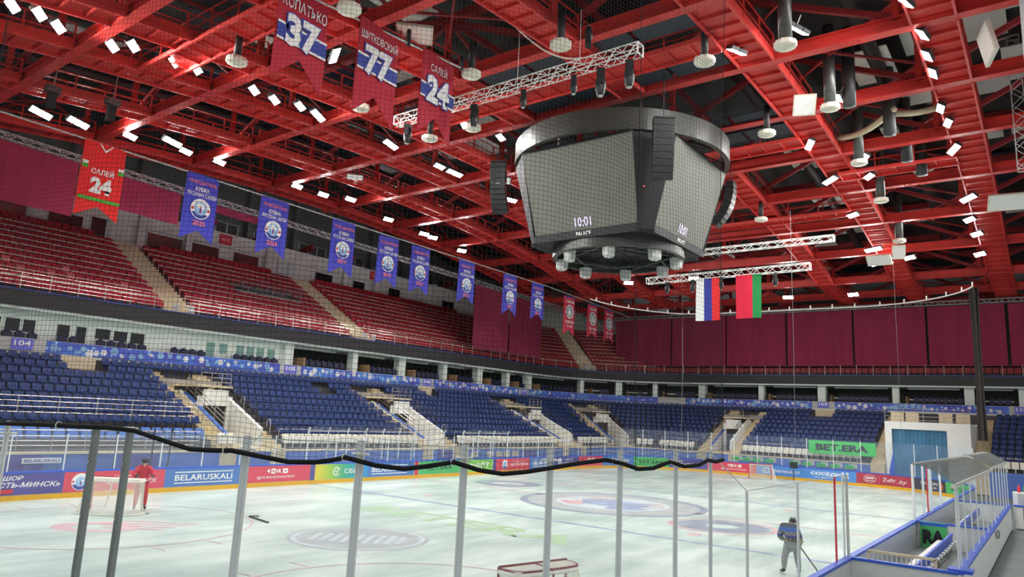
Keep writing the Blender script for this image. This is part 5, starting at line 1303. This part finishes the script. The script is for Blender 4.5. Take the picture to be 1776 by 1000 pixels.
# ------------------------------------------------------------------ goals
def goal(label, pos, rotz, fm, w=.012, tf=None):
    tf = tf or fm
    o = thing('hockey_goal', label, 'goal', pos, rotz)
    for s in (-1,1): MB().tube([(s*.915,0,0),(s*.915,0,1.22)],.03,8).build('goal_post',fm,o,True)
    MB().tube([(-.915,0,1.22),(.915,0,1.22)],.03,8).build('crossbar',fm,o,True)
    base = [(-.915,0),(-1.12,-.3),(-1.15,-.65),(-.95,-1.0),(-.5,-1.1),(0,-1.12),(.5,-1.1),(.95,-1.0),(1.15,-.65),(1.12,-.3),(.915,0)]
    top = [(-.915,0),(-.9,-.2),(-.86,-.38),(-.72,-.52),(-.4,-.56),(0,-.56),(.4,-.56),(.72,-.52),(.86,-.38),(.9,-.2),(.915,0)]
    MB().tube([(x,y,.03) for x,y in base],.028,7).build('base_frame','white_cord',o,True); MB().tube([(x,y,1.2) for x,y in top],.025,7).build('top_frame',tf,o,True)
    MB().tube([(0,0,1.22),(0,-.56,1.2)],.02,6).build('top_bar',tf,o)
    MB().tube([(0,-.56,1.2),(0,-.75,.6),(0,-1.1,.04)],.022,6).build('back_bar',tf,o)
    def pt(u, v):
        t = u*10; i = min(9, int(t)); f = t-i
        b = [base[i][k]*(1-f)+base[i+1][k]*f for k in (0,1)]; c = [top[i][k]*(1-f)+top[i+1][k]*f for k in (0,1)]
        e = v**.8; return V(b[0]+(c[0]-b[0])*e, b[1]+(c[1]-b[1])*e+.03*math.sin(PI*v)*math.sin(u*9), .03+1.17*v)
    nt = MB()
    for i in range(65): nt.tube([pt(i/64, v/6) for v in range(7)], w/2, 3)
    for j in range(1,26): nt.tube([pt(u/30, j/26) for u in range(31)], w/2, 3)
    for i in range(1,14): y = -.56*i/14; nt.tube([(-.9,y,1.21),(.9,y,1.21)], w/2, 3)
    for i in range(1,40): x = -.9+1.8*i/40; nt.tube([(x,0,1.21),(x,-.54,1.2)], w/2, 3)
    stuff(nt.build('goal_net','white_cord',o))
    MB().tube([pt(u/30,1)+V(0,0,-.06) for u in range(31)],.05,5).build('net_hem','white_cord',o)
    return o
goal('white-netted goal seen from behind at the left, by the red player', (-20.35,9.44,0), math.atan2(-.75,.65), 'goal_red', .014, 'white_cord')
goal('red framed goal at the far end boards', (27.0,1.2,0), PI/2, 'goal_red', .012, 'white_cord')
goal('brown-red framed goal cut by the bottom edge of the picture', (-20.9,-9.68,0), -.24, 'goal_brown', .010)
tag(MB().lathe([(.038,0),(.038,.026)],14,None,(-19.75,8.3,0)).build('puck','ink'), 'black puck lying on the ice right of the left goal', 'puck')
st = thing('hockey_stick', 'dark hockey stick lying on the ice', 'stick'); MB().bar((-17.25,5.72,.03),(-17.53,4.12,.03),.045).build('shaft','ink',st); MB().bar((-17.25,5.72,.04),(-16.98,5.5,.04),.08,.03).build('blade','ink',st)
# ------------------------------------------------------------------ people
def skin_mesh(verts, edges, radii, mt, sub=1):
    me = bpy.data.meshes.new('skin'); me.from_pydata(verts, edges, []); o = bpy.data.objects.new('skin', me)
    o.modifiers.new('s','SKIN'); sv = me.skin_vertices[0].data
    for v, r in zip(sv, radii): v.radius = r if isinstance(r, tuple) else (r, r)
    sv[0].use_root = True
    m2 = o.modifiers.new('d','SUBSURF'); m2.levels = sub; m2.render_levels = sub
    out = evaluated_mesh(o); out.materials.clear(); out.materials.append(M[mt]); out.polygons.foreach_set('use_smooth',[True]*len(out.polygons)); return out
def chain_mesh(chains, mt, sub=1):
    """chains: list of [(x,y,z,r), ...]; chains that start on a point already used join it"""
    vs, es, rs, idx = [], [], [], {}
    for ch in chains:
        prev = None
        for x, y, z, r in ch:
            k = (round(x,4), round(y,4), round(z,4))
            if k not in idx: idx[k] = len(vs); vs.append((x,y,z)); rs.append(r)
            if prev is not None and prev != idx[k]: es.append((prev, idx[k]))
            prev = idx[k]
    return skin_mesh(vs, es, rs, mt, sub)
def hand(wr, d, side, mt_r=.011):
    """five fingers from a wrist point along d; side: unit vector towards the thumb"""
    wr = Vector(wr); d = Vector(d).normalized(); sd = Vector(side).normalized(); n = d.cross(sd); out = []
    palm = wr+d*.075; out.append([(*wr,.028),(*palm,.036)])
    for i, L in enumerate((.075,.085,.08,.062)):
        b = palm+sd*(.03-.02*i)+d*.01; m1 = b+d*(L*.5)-n*.008; e = b+d*(L*.75)-n*.035; out.append([(*palm,.036),(*b,.012),(*m1,.0105),(*e,.009)])
    t0 = wr+d*.03+sd*.03; out.append([(*wr,.028),(*t0,.015),(*(t0+d*.035+sd*.02),.012),(*(t0+d*.06+sd*.012),.010)])
    return out
def person(label, loc, rotz, J, mats, helmet=None):
    o = thing('person', label, 'person', loc, rotz)
    pel, che, neck, head = J['pelvis'], J['chest'], J['neck'], J['head']
    ab = tuple((pel[i]+che[i])/2 for i in range(3))
    body = [[(*pel,.14),(*ab,.135),(*che,.15),(*neck,.06),(*J['chin'],.075),(*head,.095)]]
    for s in ('l','r'):
        body.append([(*che,.15),(*J['sh'+s],.075),(*J['el'+s],.048),(*J['wr'+s],.034)])
        dd = Vector(J['wr'+s])-Vector(J['el'+s]); body += hand(J['wr'+s], J.get('hd'+s, dd), J.get('th'+s,(0,1,0)))
        body.append([(*pel,.14),(*J['hip'+s],.1),(*J['kn'+s],.065),(*J['an'+s],.045),(*J['toe'+s],.035)])
    b = obj('body', chain_mesh(body,'skin',1), o)
    top = [[(*pel,.185),(*ab,.19),(*che,.205),(*neck,.085)]]
    for s in ('l','r'):
        a, c = Vector(J['el'+s]), Vector(J['wr'+s]); cu = a+(c-a)*.86; top.append([(*che,.205),(*J['sh'+s],.125),(*a,.09),(*cu,.062)])
    obj('jersey', chain_mesh(top, mats['jersey'], 2), o)
    leg = [[(*(Vector(pel)+V(0,0,.03)),.19)]]
    for s in ('l','r'):
        a, c = Vector(J['kn'+s]), Vector(J['an'+s]); leg.append([(*(Vector(pel)+V(0,0,.03)),.17),(*J['hip'+s],.13),(*a,.098),(*(a+(c-a)*.5),.085),(*(a+(c-a)*.92),.06)])
    obj('trousers', chain_mesh(leg, mats['legs'], 2), o)
    for s in ('l','r'):
        a = Vector(J['an'+s]); t = Vector(J['toe'+s]); k = chain_mesh([[(*(a+V(0,0,.08)),.06),(*(a+V(0,0,-.02)),.058),(*t,.045)]],'ink',1); q = obj('skate', k, o)
        d = (t-a); d.z = 0; d.normalize(); MB().bar((a.x-d.x*.08,a.y-d.y*.08,.015),(t.x+d.x*.04,t.y+d.y*.04,.015),.008,.03).build('blade','chrome',q)
    h = Vector(head); f = Vector(J['face']).normalized(); r = f.cross(V(0,0,1)).normalized(); u = r.cross(f)
    for s in (-1,1):
        MB().lathe([(.004,-.008),(.012,0),(.004,.008)],6,None,h+f*.088+r*(s*.034)+u*.0).build('eye','ink',b); MB().lathe([(.012,-.03),(.02,0),(.012,.03)],6,None,h+r*(s*.095)-u*.01).build('ear','skin',b)
    MB().prism([h+f*.09+u*.015,h+f*.088-u*.04-r*.016,h+f*.088-u*.04+r*.016],(0,0,0),f*.022).build('nose','skin',b); MB().bar(h+f*.088-u*.062-r*.024,h+f*.088-u*.062+r*.024,.012).build('mouth','print_red',b)
    rot = Matrix((r,f,u)).transposed()
    if helmet:
        hm = MB(); hm.lathe([(.118,-.01),(.125,.04),(.108,.1),(.06,.135),(.0,.142)],16,rot @ Matrix.Diagonal((1,1.15,1)),h+u*.0); hq = obj('helmet', hm.mesh('helmet',helmet,True), o)
        MB().bar(h+f*.12-r*.1+u*.02,h+f*.12+r*.1+u*.02,.01,.07).build('visor','dark_pane',hq)
    else:
        hr = MB(); hr.lathe([(.1,.0),(.108,.04),(.092,.085),(.05,.115),(0,.12)],14,rot,h-f*.012); hq = obj('hair', hr.mesh('hair','ink',True), o)
        for i in range(9):
            a = i*.7; q = h+u*.1+r*(.06*math.cos(a))+f*(.06*math.sin(a)); MB().tube([q,q+u*.05+r*(.02*math.cos(a))],.012,4,taper=[.014,.003]).build('hair_tuft','ink',hq)
    return o
JL = dict(pelvis=(0,-.05,1.0),chest=(0,.0,1.4),neck=(0,.05,1.62),chin=(0,.08,1.68),head=(0,.1,1.78),face=(0,1,-.1),
 shl=(-.2,.02,1.52),shr=(.2,.02,1.52),ell=(-.36,.2,1.3),elr=(.34,.2,1.3),wrl=(-.3,.46,1.3),wrr=(.22,.46,1.3),hdl=(.1,1,-.3),hdr=(-.1,1,-.3),thl=(1,0,0),thr=(-1,0,0),
 hipl=(-.11,-.04,.95),hipr=(.11,-.04,.95),knl=(-.15,.06,.55),knr=(.15,.06,.55),anl=(-.17,.0,.15),anr=(.17,.0,.15),toel=(-.2,.2,.09),toer=(.2,.2,.09))
pl = person('person in red hockey jersey and black helmet leaning on the left goal', (-19.55,9.35,0), math.atan2(-.90,-.43)-PI/2, JL, dict(jersey='jersey_red',legs='jersey_red'), 'ink')
for s, w in ((-1,'wrl'),(1,'wrr')):
    c = Vector(JL[w])+V(0,.05,0); g = chain_mesh([[(*(c+V(0,-.1,.0)),.075),(*c,.07),(*(c+V(0,.09,-.02)),.055)]],'ink',1); obj('glove', g, pl)
def bands(name, stops):
    m = bpy.data.materials.new(name); m.use_nodes = True; nt = m.node_tree; b = nt.nodes['Principled BSDF']; tc = nt.nodes.new('ShaderNodeTexCoord'); sp_ = nt.nodes.new('ShaderNodeSeparateXYZ'); nt.links.new(tc.outputs['Object'], sp_.inputs[0])
    mr = nt.nodes.new('ShaderNodeMapRange'); mr.inputs['From Min'].default_value = .6; mr.inputs['From Max'].default_value = 1.6; nt.links.new(sp_.outputs['Z'], mr.inputs[0])
    rp_ = nt.nodes.new('ShaderNodeValToRGB'); rp_.color_ramp.interpolation = 'CONSTANT'; e = rp_.color_ramp.elements
    e[0].position = 0; e[0].color = stops[0][1]+(1,); e[1].position = stops[1][0]; e[1].color = stops[1][1]+(1,)
    for p_, c_ in stops[2:]: q_ = e.new(p_); q_.color = c_+(1,)
    nt.links.new(mr.outputs[0], rp_.inputs[0]); nt.links.new(rp_.outputs[0], b.inputs['Base Color']); b.inputs['Roughness'].default_value = .8; M[name] = m
bands('jersey_bands', [(0,S(48,62,130)),(.13,S(150,146,120)),(.18,S(112,114,110)),(.34,S(150,146,120)),(.38,S(112,114,110)),(.44,S(48,62,140)),(.5,S(118,120,120)),(.6,S(66,102,176)),(.72,S(70,74,80))])
JR = dict(pelvis=(0,-.08,.88),chest=(.02,.14,1.22),neck=(.1,.3,1.36),chin=(.15,.36,1.36),head=(.18,.4,1.42),face=(.5,1,-.25),
 shl=(-.2,.16,1.3),shr=(.2,.2,1.28),ell=(-.26,.26,1.0),elr=(.32,.22,.98),wrl=(-.05,.46,.9),wrr=(.34,.34,.74),hdr=(.05,.2,-1),hdl=(.8,.5,-.4),thl=(0,0,1),thr=(0,1,0),
 hipl=(-.12,-.06,.84),hipr=(.12,-.06,.84),knl=(-.2,.02,.48),knr=(.17,.02,.48),anl=(-.24,-.04,.12),anr=(.2,-.04,.12),toel=(-.28,.16,.08),toer=(.22,.16,.08))
pr = person('person in grey jersey with blue bands bending over near the bench', (-10.95,-11.98,0), math.atan2(.55,.83)-PI/2, JR, dict(jersey='jersey_bands',legs='pants_grey'))
obj('lettering', text_mesh('ГАЛ', .14, 'ink', .01, .3, 0), pr, frame((-.02,-.245,1.0),(0,-1,.15)))
hs_ = thing('hockey_stick', 'dark hockey stick held by the person in grey', 'stick', (-10.95,-11.98,0), math.atan2(.55,.83)-PI/2)
MB().bar((.2,.5,1.0),(.78,-.1,.05),.03,.025).build('shaft','ink',hs_); MB().bar((.78,-.1,.05),(.98,-.02,.04),.07,.02).build('blade','ink',hs_)
# ------------------------------------------------------------------ far side and far end fittings
gb = thing('green_banner', 'bright green banner with black lettering over the far white seats', 'banner'); gb.matrix_local = frame((32.05,-3.96,2.8),(-1,0,0))
MB().box((0,0,0),(5.25,1.08,.03)).build('cloth','neon_green',gb); obj('lettering', text_mesh('BET.ERA', .56, 'ink', .05, 4.1, .02), gb)
for y, l in zip((5.1,4.15,3.2,2.1,.0,-1.1,-2.25,-3.35,-4.5),('first','second','third','fourth','fifth','sixth','seventh','eighth','ninth')):
    o = thing('wall_placard', l+' small green placard from the left on the far end wall', 'placard'); o.matrix_local = frame((32.24,y,1.3),(-1,0,0))
    MB().box((0,0,0),(.72,.3,.03)).build('plate','neon_green',o); obj('lettering', text_mesh('BET.ERA', .1, 'ink_green', .03, .52, .017), o); MB().box((.3,.08,-.02),(.6,.36,.02)).build('backing','panel_grey',o)
for x, l in zip((6.9,8.0,9.9,11.0,12.0,13.1),('first','second','third','fourth','fifth','sixth')):
    o = thing('wall_placard', l+' small cream placard from the left on the far side wall', 'placard'); o.matrix_local = frame((x,15.96,1.22),(0,-1,0)); MB().box((0,0,0),(.8,.42,.03)).build('plate','cream',o); obj('lettering', text_mesh('BELARUSKALI', .09, 'print_blue', .0, .62, .018), o)
for x, w, l in ((-21.5,.0,'left'),):
    o = thing('wall_sign', 'small white sign on the blue far side wall at the left', 'sign'); o.matrix_local = frame((-20.6,15.96,1.34),(0,-1,0)); MB().box((0,0,0),(1.5,.22,.03)).build('plate','print_white',o); obj('lettering', text_mesh('BELARUSKALI', .13, 'print_blue', .02, 1.35, .018), o)
for a, b, l in ((-7.3,4.2,'left'),(6.2,11.5,'right')):
    o = thing('booth_shelter', 'clear arched shelter over the %s timekeeper booth' % l, 'shelter')
    def fn(u, v): return (a+(b-a)*u, 15.6-.9*v, 2.75+.42*math.sin(v*PI/2))
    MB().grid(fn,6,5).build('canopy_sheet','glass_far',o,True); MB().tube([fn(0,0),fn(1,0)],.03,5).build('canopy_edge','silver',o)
    n = int((b-a)/1.4)
    for i in range(n+1): p = V(*fn(i/n,0)); MB().bar((p.x,p.y,1.1),p,.05).build('post','post_grey',o); MB().bar(p,p+V(0,-.12,.2),.06).build('bracket','white',o)
# big wall prints on the blue front wall
for x, w, m_ in ((-23,5,'ad_purple'),(-16.5,1.8,'ad_purple'),(5,1.6,'ad_purple'),(15,2,'ad_purple')): 
    o = MB().box((x,15.985,.95),(w,.01,1.2)).build('wall_print', m_); o['kind'] = 'structure'
hoop = thing('wheel_cart', 'dark stand with lamp beside the far goal', 'stand'); MB().bar((29.0,-.9,0),(29.0,-.9,.9),.05).build('pole','ink',hoop); MB().box((29.0,-.9,1.25),(.4,.5,.5)).build('head','duct_dark',hoop)

bpy.data.scenes.remove(TMP)
